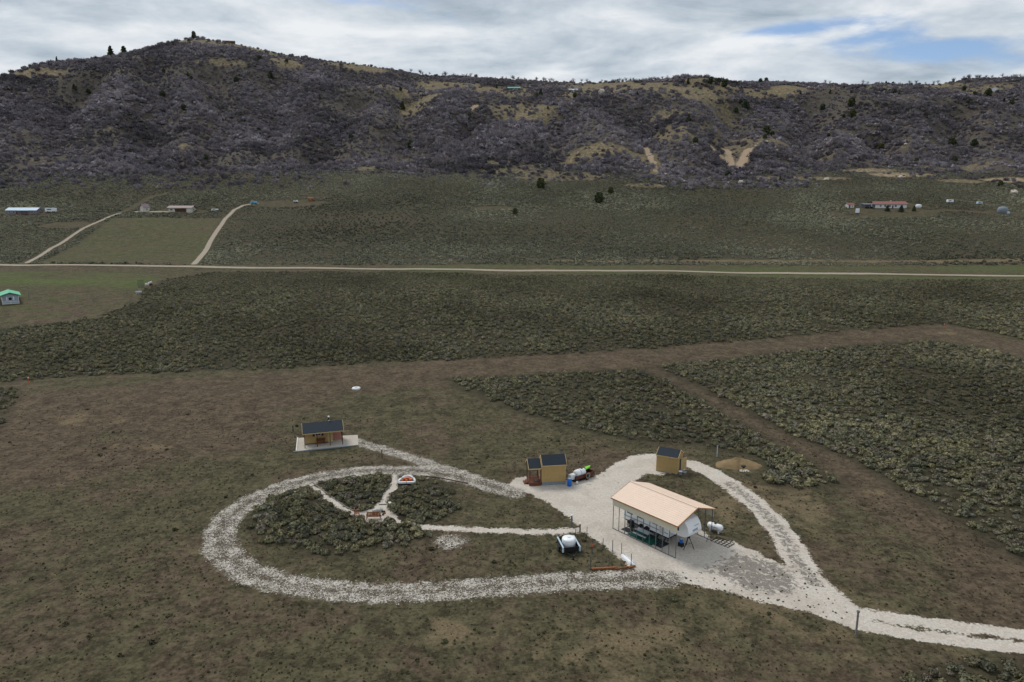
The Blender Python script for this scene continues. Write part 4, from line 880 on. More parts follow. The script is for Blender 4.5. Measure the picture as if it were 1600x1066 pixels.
edging([(543, 745), (556, 743.5)], 'dark low log along the loop drive rim of the island'); edging([(657, 744), (690, 748), (732, 756)], 'long dark log along the stony drive rim of the island', M_DARKWOOD)
def arched_bed():
    x, y, z = at(635, 757); t = thing('arched_planter', 'white arched planter bed holding orange-red pots in the sagebrush island', 'planter', (x, y, 0), .06)
    for k in range(13):
        a = math.pi * k / 12; s = MB().box(-.16, .16, -.13, .13, 0, .34).build('stone', M_WHITE2 if k % 3 else M_STONE, t); s.location = (1.2 * math.cos(a), .15 + 2.3 * math.sin(a), 0); s.rotation_euler = (0, 0, a + math.pi / 2); s.scale = (1.15 + .2 * (k % 2), 1, 1 + .12 * (k % 3))
    for s in (-1, 1): MB().box(s * .58 - .54, s * .58 + .54, -.16, .10, .18, .44).build('front_bar', M_WHITE2, t)
    MB().box(-1.25, 1.25, -.1, .06, 0, .178).build('front_gap_shade', M_BLACK, t)  # black strip paints the shadow beneath the white front bars
    q = MB(); q.add([(0, .1, .12)] + [(1.1 * math.cos(math.pi * k / 12), .15 + 2.2 * math.sin(math.pi * k / 12), .12) for k in range(13)] + [(0, .1, 0)] + [(1.1 * math.cos(math.pi * k / 12), .15 + 2.2 * math.sin(math.pi * k / 12), 0) for k in range(13)], [(0, 1 + k, 2 + k) for k in range(12)] + [(1 + k, 15 + k, 16 + k, 2 + k) for k in range(12)]); q.build('soil', M_DARKWOOD, t)
    for i, (dx, dy, s) in enumerate(((-.35, 1.3, 1.2), (.1, 1.5, 1.1), (.55, .9, 1.15), (-.05, .8, .8), (-.7, .9, .7))):
        p = thing('flower_pot', ['large orange-red pot at the back of the arched planter', 'orange-red pot at the crown of the arched planter', 'orange-red pot at the drive side of the arched planter', 'small orange-red pot in the middle of the arched planter', 'smallest orange-red pot near the path side of the arched planter'][i], 'pot', tuple(t.matrix_basis @ Vector((dx, dy, .121))))
        p.scale = (s, s, s); MB().lathe([(.14, 0), (.2, .26), (.19, .28)], 12).build('pot', M_ORANGE, p); MB().lathe([(.22, .281), (.22, .33)], 12).build('rim', M_ORANGE, p)
    for i, (dx, dy) in enumerate(((-.5, 2.75), (.0, 2.95), (.5, 2.7), (.25, 2.65))):
        o = MB().lathe([(.16, 0), (.30, .10), (.26, .28), (.10, .38)], 8).build('pale_stone', M_STONE); o.location = tuple(t.matrix_basis @ Vector((dx, dy, -.02))); o.rotation_euler = (0, 0, i * 1.3); o.scale = (1, .8, .9 + .15 * i); tag(o, 'pale rock piled behind the arched planter', 'rock', 'rocks behind the arched planter')
arched_bed()
# ------------------------------------------------------------------ small markers
def cone(px, py, label):
    x, y, z = at(px, py); t = thing('marker_post', label, 'marker', (x, y, z - .05)); MB().lathe([(.07, 0), (.06, 1.1)], 8).build('tube', M_ORANGE, t); MB().lathe([(.09, 1.101), (.09, 1.3)], 8).build('top_band', M_WHITE2, t)
cone(1475, 512, 'orange and white marker at the turn of the cleared track'); cone(45, 598, 'orange and white marker at the corner of the cleared field')
def cistern():
    x, y, z = at(556.5, 608); t = thing('septic_cover', 'low round white tank cover in the cleared field', 'tank cover', (x, y, z)); MB().lathe([(.9, -.1), (.95, .25), (.8, .38)], 20).build('ring', M_WHITE2, t); MB().lathe([(.35, .381), (.35, .5)], 14).build('hatch', M_OFFWHITE, t)
cistern()

# ------------------------------------------------------------------ far houses
def col(name, c, r=.7): return mat(name, c, r, var=.10, scale=1.0)
def house(name, label, cat, px, py, L, W, Hw, rise, rz, wall, roof, wins=(), door=None, over=.4, chimney=None, group=None):
    x, y, z = at(px, py); t = thing(name, label, cat, (x, y + W / 2, z), rz, group)
    wall_body(t, -L / 2, L / 2, -W / 2, W / 2, -1.6, Hw, Hw + rise * (W / (W + 2 * over)), wall)
    gable_roof(t, -L / 2 - over, L / 2 + over, -W / 2 - over, W / 2 + over, Hw - .05, Hw + rise, roof, None, .15)
    for (wx, w, h) in wins: window(t, wx, Hw * .58, w, h, -W / 2, M_WHITE2)
    window(t, 0, Hw * .58, 1.0, 1.0, L / 2, M_WHITE2, xs=1)
    if door is not None:
        d = MB().box(door - .5, door + .5, -W / 2 - .06, -W / 2 - .002, -.3, 2.0).build('door', M_DARKWOOD, t); MB().box(door + .3, door + .38, -W / 2 - .1, -W / 2 - .061, .8, .95).build('handle', M_BLACK, d)
    if chimney: MB().box(chimney - .4, chimney + .4, -.3, .5, Hw, Hw + rise + .9).build('chimney', M_STONE, t)
    return t
W_MAUVE = col('mauve_siding', (.20, .155, .175)); W_WHITE = col('white_siding', (.62, .62, .62)); W_CREAM = col('cream_siding', (.52, .48, .42)); W_GREY = col('grey_siding', (.30, .33, .38))
R_BLUE = col('blue_grey_metal_roof', (.30, .44, .56), .5); R_RED = col('dull_red_roof', (.24, .10, .085)); R_BROWN = col('pinkish_brown_roof', (.26, .19, .19)); R_GREEN = col('green_metal_roof', (.10, .42, .24), .5); R_TEAL = col('teal_metal_roof', (.08, .36, .28), .5); R_MAUVE = col('mauve_shingle_roof', (.17, .12, .14)); R_GREY = col('slate_roof', (.13, .14, .18))
h = house('ranch_house', 'long mauve house with a blue-grey metal roof beyond the fenced field', 'house', 33, 335, 21, 8, 2.7, 1.9, .06, W_MAUVE, R_BLUE, [(-8, 1.3, 1.1), (-5, 1.3, 1.1), (7.5, 1.4, 1.1)], -3)
MB().box(-1.5, 5.0, -6.3, -3.9, 2.35, 2.6).build('porch_roof', R_BLUE, h); MB().box(-1.3, 4.8, -6.1, -4.03, -1.3, .0).build('porch_base', M_DARKWOOD, h)
for x in (-1.3, 1.8, 4.8): MB().box(x - .1, x + .1, -6.2, -6.0, 0.001, 2.35).build('porch_post', M_DARKWOOD, h)
h = house('small_barn', 'small white gabled barn with mauve roof at the top of the fenced field', 'barn', 224, 331, 4.5, 5.0, 3.1, 2.2, rad(58), W_CREAM, R_MAUVE, [(0, .9, .9)])
MB().box(-2.27, -2.24, -1.2, 1.2, -.5, 2.2).build('barn_door', M_OFFWHITE, h)
h = house('bungalow', 'cream bungalow with wide pinkish brown roof at the top of the fenced field', 'house', 281, 331.5, 16, 8, 2.9, 1.5, .03, W_CREAM, R_BROWN, [(-6, 1.6, 1.0), (3.0, 1.2, 1.0)], 0, 1.0, None)
MB().box(-3.5, 4.5, -4.06, -4.004, -.8, 2.4).build('porch_shade_sheet', M_DARKWOOD, h); MB().box(5.6, 8.6, -5.4, -4.01, -1.4, 2.5).build('wing', W_CREAM, h)  # flat dark sheet on the front wall paints a porch recess in shade
house('long_house', 'long white house with a dull red roof among three small conifers', 'house', 1392, 325.5, 23, 8, 2.9, 2.0, -.03, W_WHITE, R_RED, [(-7.5, 1.3, 1.2), (-4.2, 1.3, 1.2), (-1, 1.8, 1.2), (3.5, 1.5, 1.2), (8, 1.5, 1.2)], 1.4, .8, 1.5)
house('tool_shed', 'small white shed with a dull red roof near the long white house', 'shed', 1329, 325, 5.0, 4.0, 2.2, 1.4, .1, W_WHITE, R_RED, [(1.0, .7, .7)], -1)
def open_shed():
    x, y, z = at(1358, 325.5); t = thing('open_shed', 'open-fronted grey shed with slate roof beside the long white house', 'shed', (x, y + 2.5, z), 0)
    MB().add([(-4.2, -3.2, 2.6), (4.2, -3.2, 2.6), (4.2, 3, 3.4), (-4.2, 3, 3.4), (-4.2, -3.2, 2.8), (4.2, -3.2, 2.8), (4.2, 3, 3.6), (-4.2, 3, 3.6)], [(0, 1, 2, 3), (4, 5, 6, 7), (0, 1, 5, 4), (1, 2, 6, 5), (2, 3, 7, 6), (3, 0, 4, 7)]).build('roof', R_GREY, t)
    MB().box(-4, 4, 2.7, 2.9, -1.4, 3.3).build('back_wall', W_GREY, t)
    for x_ in (-3.9, 0, 3.9): MB().box(x_ - .12, x_ + .12, -2.9, -2.66, -1.6, 2.6).build('post', M_WEATHERED, t)
open_shed()
def box_thing(name, label, cat, px, py, L, W, Hh, body, top, rz=0):
    """trailer- or tank-like boxy thing far away: body with rounded roof, wheels or skids, window"""
    x, y, z = at(px, py); t = thing(name, label, cat, (x, y, z), rz)
    MB().prism([(-L / 2, .4), (L / 2, .4), (L / 2, Hh * .8), (L / 2 - .3, Hh), (-L / 2 + .3, Hh), (-L / 2, Hh * .8)], -W / 2, W / 2).build('body', body, t)
    MB().box(-L / 2 + .3, L / 2 - .3, -W / 2 + .1, W / 2 - .1, Hh + .002, Hh + .12).build('roof', top, t)
    MB().box(-L * .3, L * .1, -W / 2 - .03, -W / 2 - .002, Hh * .5, Hh * .75).build('window', M_GLASS, t)
    for sx in (-1, 1):
        MB().lathe([(.4, -W / 2 - .05), (.4, W / 2 + .05)], 10).build('wheel', M_RUBBER, t).matrix_local = Matrix.Translation((sx * L * .25, 0, .3)) @ Matrix.Rotation(math.pi / 2, 4, 'X')
box_thing('camper', 'white camper trailer parked beside the long mauve house', 'camper', 80, 331.5, 7, 2.5, 2.9, M_WHITE2, M_WHITE2, .15)
box_thing('parked_car', 'white vehicle parked beyond the cream bungalow', 'vehicle', 336, 330, 4.6, 1.9, 1.6, M_WHITE2, M_OFFWHITE, .2)
box_thing('camper', 'small white camper standing below the dull red shed roof', 'camper', 1339.5, 334, 3.2, 2.2, 3.6, M_WHITE2, M_WHITE2, 1.2)
box_thing('cargo_trailer', 'small white cargo trailer on the bank above the long white house', 'trailer', 1484, 317, 4.4, 2.0, 2.4, M_WHITE2, M_WHITE2)
box_thing('cargo_trailer', 'pale blue-white cargo trailer farther along the bank track', 'trailer', 1530, 319.5, 3.6, 2.0, 2.0, M_LTBLUE, M_WHITE2)
box_thing('blue_van', 'bright pale-blue van at the end of the rutted driveway', 'van', 397, 318.5, 4.4, 2.0, 1.9, mat('sky_blue_paint', (.16, .45, .62), .5), M_LTBLUE)
box_thing('parked_car', 'white vehicle with dark top on the levelled ground past the driveway', 'vehicle', 462.5, 316.5, 3.0, 1.8, 1.8, M_WHITE2, M_BLACK)
def dome(px, py, r, label, m, name='water_tank', cat='tank', h=None):
    x, y, z = at(px, py); t = thing(name, label, cat, (x, y, z)); h = h or r * 1.1
    MB().lathe([(r, -.8), (r, h * .6), (r * .85, h * .85), (r * .3, h)], 16).build('shell', m, t, True); MB().lathe([(r * .28, h), (r * .28, h + .25)], 10).build('lid', M_STEEL, t)
dome(1435, 324, 2.0, 'low white domed tank beside the long white house', M_WHITE2); dome(1566, 333, 3.3, 'grey round tank on the far bank track', M_SKIRT, h=4.6); dome(1574, 334, 1.5, 'pale small tank beside the grey round tank', M_LTBLUE)
def rusty_shed():
    house('rusty_shed', 'small rust-red shed on the levelled ground at the slope foot', 'shed', 485, 314.5, 3.6, 3.0, 2.0, .8, .2, M_RUST, M_RUST, [(0, .6, .6)])
rusty_shed()
# green-roofed home and the things around its pasture
h = house('mobile_home', 'grey mobile home with green metal roof and white porch by the green pasture', 'house', 8, 472.5, 11, 5.0, 2.6, 1.1, rad(-52), W_GREY, R_GREEN, [(-2, 1.2, 1.1), (1.6, 1.2, 1.1)], None, .8)
for w_ in (-1.0, 1.0): MB().box(5.5, 5.58, w_ - .14, w_ + .14, .9, 2.3).build('shutter', M_WHITE2, h)
MB().box(5.52, 6.6, -2.45, 2.45, -.25, -.1).build('porch_floor', M_OFFWHITE, h)
for y_ in (-2.4, 0, 2.4):
    MB().box(6.45, 6.57, y_ - .06, y_ + .06, -1.4, .8 if y_ == 0 else 2.4).build('porch_post', M_WHITE2, h)
MB().box(6.46, 6.56, -2.34, 2.34, .55, .66).build('porch_rail', M_WHITE2, h)
bollard(46, 470, 5.5, M_WEATHERED, M_WEATHERED, 'tall thin weathered pole beside the green-roofed home', 'utility_pole', .12, 'pole')
for k, px in enumerate((90, 120, 141, 147, 153, 160)): bollard(px, 471 - (k % 3) * .6, 1.3, M_WEATHERED, M_WEATHERED, 'short pale wooden post in the pasture fence by the green-roofed home', 'pasture_post', .07)
for o in bpy.data.objects:
    if o.name.startswith('pasture_post'): o['group'] = 'pasture fence posts'
def feeder():
    x, y, z = at(221, 449); t = thing('green_panel_rack', 'dark green slatted metal rack at the edge of the pasture', 'rack', (x, y, z), .2)
    for k in range(7): xx = -1.1 + k * .36; MB().bar((xx, .0, 0), (xx - .25, .1, 3.0), .16, .06).build('slat', mat('dark_green_metal', (.035, .075, .06), .6), t)
    for zz in (.4, 2.6): MB().bar((-1.25 - zz * .07, .06, zz), (1.15 - zz * .07, .06, zz), .1).build('cross_rail', MATS['dark_green_metal'], t)
    x, y, z = at(232, 446); t = thing('stock_trailer', 'white and grey stacked junk beside the green slatted rack', 'junk pile', (x, y, z), .4)
    MB().box(-1.2, .3, -.6, .6, 0, .9).build('box', M_OFFWHITE, t); MB().bar((0, 0, .9), (1.4, .3, 1.5), .5).build('bundle', M_WHITE2, t); MB().box(.4, 1.5, -.5, .5, 0, .7).build('drum_box', M_MAROON, t)
    x, y, z = at(217, 460); t = thing('trough', 'pale trough on legs at the pasture corner', 'trough', (x, y, z), .9); MB().box(-1.0, 1.0, -.4, .4, .7, 1.2).build('basin', M_LTBLUE, t)
    for sx in (-1, 1): MB().bar((sx * .8, 0, .7), (sx * .9, 0, 0), .1).build('leg', M_OFFWHITE, t)
feeder()
# ridge houses
house('ridge_lodge', 'long low building with teal green roof on the ridge', 'house', 803, 140.5, 20, 8, 2.6, 2.4, 0, M_DARKWOOD, R_TEAL, [(-6, 1.5, 1), (0, 1.5, 1), (6, 1.5, 1)], 3)
house('ridge_cabin', 'pale cabin with light blue roof on the ridge meadow', 'house', 895, 144, 15, 9, 3.0, 2.2, -.1, W_WHITE, mat('pale_blue_roof', (.45, .55, .62), .5), [(-4, 1.4, 1), (3, 1.4, 1)], 0)
house('ridge_barn', 'small pale tan barn on the ridge meadow', 'barn', 940, 146, 6, 6, 3.5, 3.0, .5, W_CREAM, mat('pale_tan_roof', (.48, .40, .32), .6), [(0, 1, 1)])
house('ridge_house', 'white gabled house near the wooded end of the ridge', 'house', 1557, 143, 8, 9, 4.0, 3.0, .9, W_WHITE, W_WHITE, [(-2, 1.4, 1.2), (2, 1.4, 1.2)], 0)
house('summit_house', 'low dark house on the shoulder of the highest hilltop', 'house', 356, 65, 19, 8, 2.6, 1.6, .18, M_DARKWOOD, M_DARKWOOD, [(-5, 2, 1.2), (2, 2, 1.2)], 5)
for i, (px, py, s) in enumerate(((1181, 229, 1.6), (1190, 228, 1.3), (1197, 223, 2.4), (1201, 226, 1.5), (1213, 231, 1.8), (1214, 235, 1.2), (1183, 225, 1.1), (1158, 286, 2.6), (1407, 278, 2.2), (1291, 281, 2.4), (1584, 302, 3.0), (1415, 226, 1.8), (1555, 232, 1.6), (1015, 243, 1.8), (1017, 241, 1.2))):
    x, y, z = at(px, py); rg = random.Random(i); b = MB().lathe([(.5 * s, -.4 * s), (s, 0), (s * .95, .5 * s), (s * .5, .85 * s)], 9); b.v = [(a + rg.uniform(-.2, .2) * s, q + rg.uniform(-.2, .2) * s, w + rg.uniform(-.15, .15) * s) for a, q, w in b.v]
    tag(b.build('boulder', M_BOULDER, None, False, (x, y, z)), 'pale boulder exposed on the scrub hillside', 'boulder', 'pale boulders on the hillside')
# ------------------------------------------------------------------ plants
def tone_mesh(name, V, F, T, m):
    me = bpy.data.meshes.new(name); me.from_pydata([tuple(v) for v in V], [], F); a = me.attributes.new('tone', 'FLOAT', 'POINT'); a.data.foreach_set('value', np.array(T, np.float32)); me.materials.append(m); return me
def unit(v): return v / (np.linalg.norm(v) + 1e-9)
def bush_mesh(name, m, seed, lobes, per, leaf, h, sliver=False, core=.62, spread=.55):
    nocore = core <= 0
    """a dome of leaf clumps over several lobes with a low core of darker tone"""
    r = np.random.default_rng(seed); V = []; F = []; T = []
    def quad(c, n, u, a, b, t):
        w = unit(np.cross(n, u)); u = unit(np.cross(w, n)); o = len(V)
        V.extend([c - u * a - w * b, c + u * a - w * b * .8, c + u * a * 1.05 + w * b * .8, c - u * a + w * b]); F.append((o, o + 1, o + 2, o + 3)); T.extend([t] * 4)
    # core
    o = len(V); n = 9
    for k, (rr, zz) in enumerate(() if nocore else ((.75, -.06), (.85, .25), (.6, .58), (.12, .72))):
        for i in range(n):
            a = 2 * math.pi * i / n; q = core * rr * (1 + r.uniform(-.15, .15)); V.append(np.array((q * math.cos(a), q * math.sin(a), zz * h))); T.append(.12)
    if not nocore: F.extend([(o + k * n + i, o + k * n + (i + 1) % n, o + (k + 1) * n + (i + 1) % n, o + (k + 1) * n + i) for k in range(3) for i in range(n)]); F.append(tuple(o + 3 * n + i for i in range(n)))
    for l in range(lobes):
        a = r.uniform(0, 6.28); d = spread * math.sqrt(r.uniform(0, 1)); lr = r.uniform(.30, .5); c = np.array((d * math.cos(a), d * math.sin(a), h * (.62 - .45 * d) * r.uniform(.8, 1.1)))
        lt = r.uniform(.25, .75)
        for k in range(per):
            n = r.normal(size=3); n[2] = abs(n[2]) * .9 + .15 if r.random() < .85 else n[2]; n = unit(n); p = c + n * lr * r.uniform(.75, 1.1) * np.array((1, 1, .85)); p[2] = max(p[2], .02)
            t = np.clip(lt + r.uniform(-.25, .25), 0, 1)
            if sliver: quad(p, unit(np.cross(n, r.normal(size=3))), unit(n + r.normal(size=3) * .35 + np.array((0, 0, .35))), leaf * r.uniform(.8, 1.5), leaf * .16, t)
            else: quad(p, unit(n + r.normal(size=3) * .45), r.normal(size=3), leaf * r.uniform(.7, 1.2), leaf * r.uniform(.5, .9), t)
    return tone_mesh(name, V, F, T, m)
SAGE_M = plant_mat('sagebrush_leaf', [(.142, .138, .084), (.214, .194, .108), (.118, .122, .086), (.242, .218, .124), (.156, .152, .116), (.196, .180, .098), (.200, .174, .136), (.130, .130, .082)], .5, .34, .025)
SLOPE_M = plant_mat('slope_sagebrush_leaf', [(.175, .180, .132), (.240, .232, .155), (.150, .158, .122), (.270, .256, .172), (.195, .197, .160)], .5, .40, .010)
OAK_M = plant_mat('bare_oak_twigs', [(.190, .168, .185), (.230, .203, .218), (.150, .131, .145), (.255, .226, .230), (.178, .166, .195), (.212, .187, .185), (.285, .260, .275)], .45, .45, .011)
TUFT_M = plant_mat('grass_tuft_blade', [(.06, .07, .03), (.14, .115, .065), (.08, .085, .04), (.20, .155, .09), (.07, .065, .035)], .4)
DARKTUFT_M = plant_mat('low_weed_leaf', [(.060, .064, .032), (.095, .095, .05), (.075, .066, .042), (.12, .105, .062)], .4)
STONE_M = plant_mat('gravel_stone', [(.50, .46, .41), (.62, .58, .52), (.36, .33, .29), (.55, .49, .43)], .1)
PINE_M = plant_mat('conifer_needles', [(.028, .042, .020), (.048, .055, .022), (.034, .046, .028), (.062, .062, .022)], .45)
def scatter(name, pts, scale, sources, label, cat, zsq=None):
    pts = np.asarray(pts, float); n = len(pts); me = bpy.data.meshes.new(name); me.vertices.add(n); me.vertices.foreach_set('co', pts.astype(np.float32).ravel())
    sc3 = np.stack([scale, scale * RNG.uniform(.85, 1.15, n), scale * (RNG.uniform(.75, 1.2, n) if zsq is None else zsq)], 1).astype(np.float32)
    a = me.attributes.new('inst_scale', 'FLOAT_VECTOR', 'POINT'); a.data.foreach_set('vector', sc3.ravel())
    a = me.attributes.new('inst_rot', 'FLOAT_VECTOR', 'POINT'); a.data.foreach_set('vector', np.stack([RNG.normal(0, .08, n), RNG.normal(0, .08, n), RNG.uniform(0, 6.28, n)], 1).astype(np.float32).ravel())
    a = me.attributes.new('inst_kind', 'INT', 'POINT'); a.data.foreach_set('value', RNG.integers(0, len(sources), n).astype(np.int32))
    o = bpy.data.objects.new(name, me); C.objects.link(o); tag(o, label, cat, kind='stuff')
    nt = bpy.data.node_groups.new(name + '_scatter', 'GeometryNodeTree'); nt.interface.new_socket('Geometry', in_out='INPUT', socket_type='NodeSocketGeometry'); nt.interface.new_socket('Geometry', in_out='OUTPUT', socket_type='NodeSocketGeometry')
    N = nt.nodes; L = nt.links; gi = N.new('NodeGroupInput'); go = N.new('NodeGroupOutput'); j = N.new('GeometryNodeJoinGeometry')
    def named(nm, ty):
        q = N.new('GeometryNodeInputNamedAttribute'); q.data_type = ty; q.inputs[0].default_value = nm; return q.outputs[0]
    S = named('inst_scale', 'FLOAT_VECTOR'); Rr = named('inst_rot', 'FLOAT_VECTOR'); K = named('inst_kind', 'INT')
    for k, s in enumerate(sources):
        oi = N.new('GeometryNodeObjectInfo'); oi.inputs['Object'].default_value = s; oi.inputs['As Instance'].default_value = True
        cmp = N.new('FunctionNodeCompare'); cmp.data_type = 'INT'; cmp.operation = 'EQUAL'
        ia = [i for i in cmp.inputs if i.type == 'INT' and i.enabled]; L.new(K, ia[0]); ia[1].default_value = k
        ip = N.new('GeometryNodeInstanceOnPoints'); L.new(gi.outputs[0], ip.inputs['Points']); L.new(cmp.outputs[0], ip.inputs['Selection']); L.new(oi.outputs['Geometry'], ip.inputs['Instance'])
        e2r = N.new('FunctionNodeEulerToRotation'); L.new(Rr, e2r.inputs[0]); L.new(e2r.outputs[0], ip.inputs['Rotation']); L.new(S, ip.inputs['Scale']); L.new(ip.outputs[0], j.inputs[0])
    L.new(j.outputs[0], go.inputs[0]); md = o.modifiers.new('scatter', 'NODES'); md.node_group = nt; return o
def src(me): return bpy.data.objects.new(me.name, me)
def jitter(x0, x1, y0, y1, c):
    gx, gy = np.meshgrid(np.arange(x0, x1, c), np.arange(y0, y1, c)); x = gx.ravel() + RNG.uniform(-.48, .48, gx.size) * c; y = gy.ravel() + RNG.uniform(-.48, .48, gx.size) * c; return x, y
def in_view(x, y, m=.84): return (np.abs(x) < m * y + 6) & (y > 45)
PATHS = [(RING, 2.4), (CABPATH, 1.6), (FOOT, .8), (ISL_A, .75), (ISL_B, .8), (ISL_C, .6), (LOOPROAD, 2.3), (EXITROAD, 3.0)]
PINC = (G(635, 752)[0], G(635, 752)[1])
def off_paths(x, y):
    k = np.ones(len(x), bool)
    for p, w in PATHS: k &= seg_dist(x, y, p) > w
    k &= ~inside(x, y, ISL_P) & ~inside(x, y, YARD) & ~inside(x, y, SLAB) & (np.hypot(x - PINC[0], (y - PINC[1]) * .7) > 1.7) & (np.hypot((x - G(1157, 731)[0]) / 3.9, (y - G(1157, 731)[1] - 1.2) / 2.8) > 1)
    return k
def sage_points():
    X = []; Y = []; Sc = []; Gp = []
    for gi, (poly, cell, s0, s1, dens) in enumerate(((S_UP, 1.30, .42, 1.12, .90), (S_MID, 1.22, .50, 1.08, .95), (S_RIGHT, 1.22, .48, 1.06, .93), (S_LEFT, 1.3, .4, .95, .85), (S_LOW, 1.2, .4, .95, .95), (S_ISL, 1.05, .42, .98, .93))):
        a = np.array(poly); x, y = jitter(a[:, 0].min(), a[:, 0].max(), a[:, 1].min(), a[:, 1].max(), cell)
        k = in_view(x, y); x, y = x[k], y[k]
        k = (sdf(x, y, poly) + RNG.normal(0, .4, len(x)) > (1.9 if gi in (1, 2) else .35)) & off_paths(x, y)
        x, y = x[k], y[k]; n = fbm(x / 12, y / 12, 33, 3)
        k = RNG.random(len(x)) < dens + n * .45; x, y, n = x[k], y[k], n[k]
        X.append(x); Y.append(y); Sc.append((s0 + (s1 - s0) * RNG.random(len(x)) ** 1.5) * (1 + .4 * n) * (1 - .35 * ramp01(y, 258, 290))); Gp.append(np.full(len(x), gi))
    x, y = [np.concatenate(q) for q in (X, Y)]; s = np.concatenate(Sc); g = np.concatenate(Gp)
    # mound-side clump is lusher
    cl = GP([(1165, 738), (1190, 720), (1235, 708), (1295, 738), (1345, 762), (1310, 770), (1235, 770)]); k = inside(x, y, cl); s[k] *= 1.35; g[k] = 6
    return x, y, s, g
def build_sage():
    x, y, s, g = sage_points(); z = zt(x, y)
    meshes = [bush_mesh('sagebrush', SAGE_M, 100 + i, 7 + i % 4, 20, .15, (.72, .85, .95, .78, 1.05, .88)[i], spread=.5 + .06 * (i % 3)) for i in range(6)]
    dist = np.hypot(x, y); zc = y * CS - (z - CAM_H) * SN; px = 800 + FPX * x / zc; py = 533 - FPX * (y * SN + (z - CAM_H) * CS) / zc
    vis = (px > 4) & (px < 1596) & (py < 1062); rank = np.where(vis, s / dist, 0); top = np.argsort(-rank)[:300]; one = np.zeros(len(x), bool); one[top] = True
    labs = {1: ('grey-green sagebrush in the wedge of scrub behind the tiny cabin', 'sagebrush in the wedge behind the cabins'), 2: ('grey-green sagebrush along the edge of the large scrub field past the cleared strip', 'sagebrush at the field edge'),
            4: ('grey-green sagebrush below the two-rut exit road', 'sagebrush below the exit road'), 5: ('grey-green sagebrush growing in the island inside the gravel loop', 'sagebrush in the loop island'), 6: ('tall grey-green sagebrush in the dense clump beside the dirt mound', 'sagebrush clump by the mound'),
            0: ('sagebrush in the broad field before the dirt road', 'sagebrush in the broad field'), 3: ('sagebrush at the corner of the cleared field', 'sagebrush at the cleared field corner')}
    pa = np.array(ISL_A); 
    def isl_label(qx, qy):
        rim = float(seg_dist(np.array([qx]), np.array([qy]), RING)[0]) < 4.2; foot = float(seg_dist(np.array([qx]), np.array([qy]), FOOT + ISL_C)[0]) < 2.6; ben = math.hypot(qx - G(584, 811)[0], qy - G(584, 811)[1]) < 5; pl = math.hypot(qx - PINC[0], qy - PINC[1]) < 4.5
        xa = float(np.interp(qy, pa[::-1, 1], pa[::-1, 0])) if False else float(np.interp(-qy, -pa[:, 1], pa[:, 0])); xb = float(np.interp(-qy, [-p_[1] for p_ in ISL_B], [p_[0] for p_ in ISL_B]))
        zone = 'wedge between the two sandy paths' if (qx > xa and qx < xb and qy > ISL_A[-1][1]) else ('lobe beyond the arched planter' if qx >= xb and qy > FOOT[0][1] else 'broad lobe behind the slatted bench')
        if pl: return 'sagebrush crowding the arched planter in the loop island', 'sagebrush around the arched planter'
        if foot: return 'sagebrush beside the footpath end of the loop island', 'sagebrush beside the footpath end'
        if ben: return 'sagebrush close around the slatted bench of the seating circle', 'sagebrush around the seating circle'
        if rim: return 'sagebrush on the drive-side rim of the island ' + zone, 'sagebrush on the rim, ' + zone
        return 'sagebrush inside the island ' + zone, 'sagebrush in the ' + zone
    for i in top:
        o = bpy.data.objects.new('sagebrush', meshes[int(RNG.integers(6))]); C.objects.link(o); o.location = (x[i], y[i], z[i] - .03); q = s[i]
        o.scale = (q, q * RNG.uniform(.85, 1.15), q * RNG.uniform(.8, 1.2)); o.rotation_euler = (0, 0, RNG.uniform(0, 6.28)); lb = isl_label(x[i], y[i]) if int(g[i]) == 5 else labs[int(g[i])]; tag(o, lb[0], 'shrub', lb[1])
    k = ~one; scatter('sagebrush_field', np.stack([x[k], y[k], z[k] - .03], 1), s[k], [src(m) for m in meshes], 'grey-green sagebrush covering the valley floor', 'sagebrush')
    # slope beyond the road
    x, y = jitter(-640, 640, 338, 700, 2.05); k = in_view(x, y, .82); x, y = x[k], y[k]; yfoot = 640 + 60 * vnoise(x / 170, x * 0, 3)
    k = (y < yfoot + 25) & (seg_dist(x, y, ROAD) > 4) & (sdf(x, y, FIELD) < -1) & (yard_far(x, y) < .3) & (y > np.interp(x, *np.array(ROAD).T) + 4)
    for p, w in ((TRACK_A, 3), (TRACK_B, 3.2), (TRACK_C, 3), (TRACK_D, 3), (TRACK_E, 4), (TRACK_F, 3)): k &= seg_dist(x, y, p) > w
    band = np.clip(1 - np.abs(y - 352) / 7, 0, 1) * ramp01(x, 0, 40)
    k &= (open_mask(x, y) < .5) & (RNG.random(len(x)) < .80 + fbm(x / 40, y / 40, 51, 3) * .7 - band * .8)
    x, y = x[k], y[k]; s = RNG.uniform(.5, 1.2, len(x)) * (1 + .6 * fbm(x / 60, y / 60, 52, 2))
    low = [bush_mesh('slope_sagebrush', SLOPE_M, 140 + i, 6, 9, .26, .75) for i in range(3)]
    scatter('slope_sagebrush', np.stack([x, y, zt(x, y) - .05], 1), s, [src(m) for m in low], 'grey-green sagebrush covering the slope below the oak scrub', 'sagebrush')
build_sage()
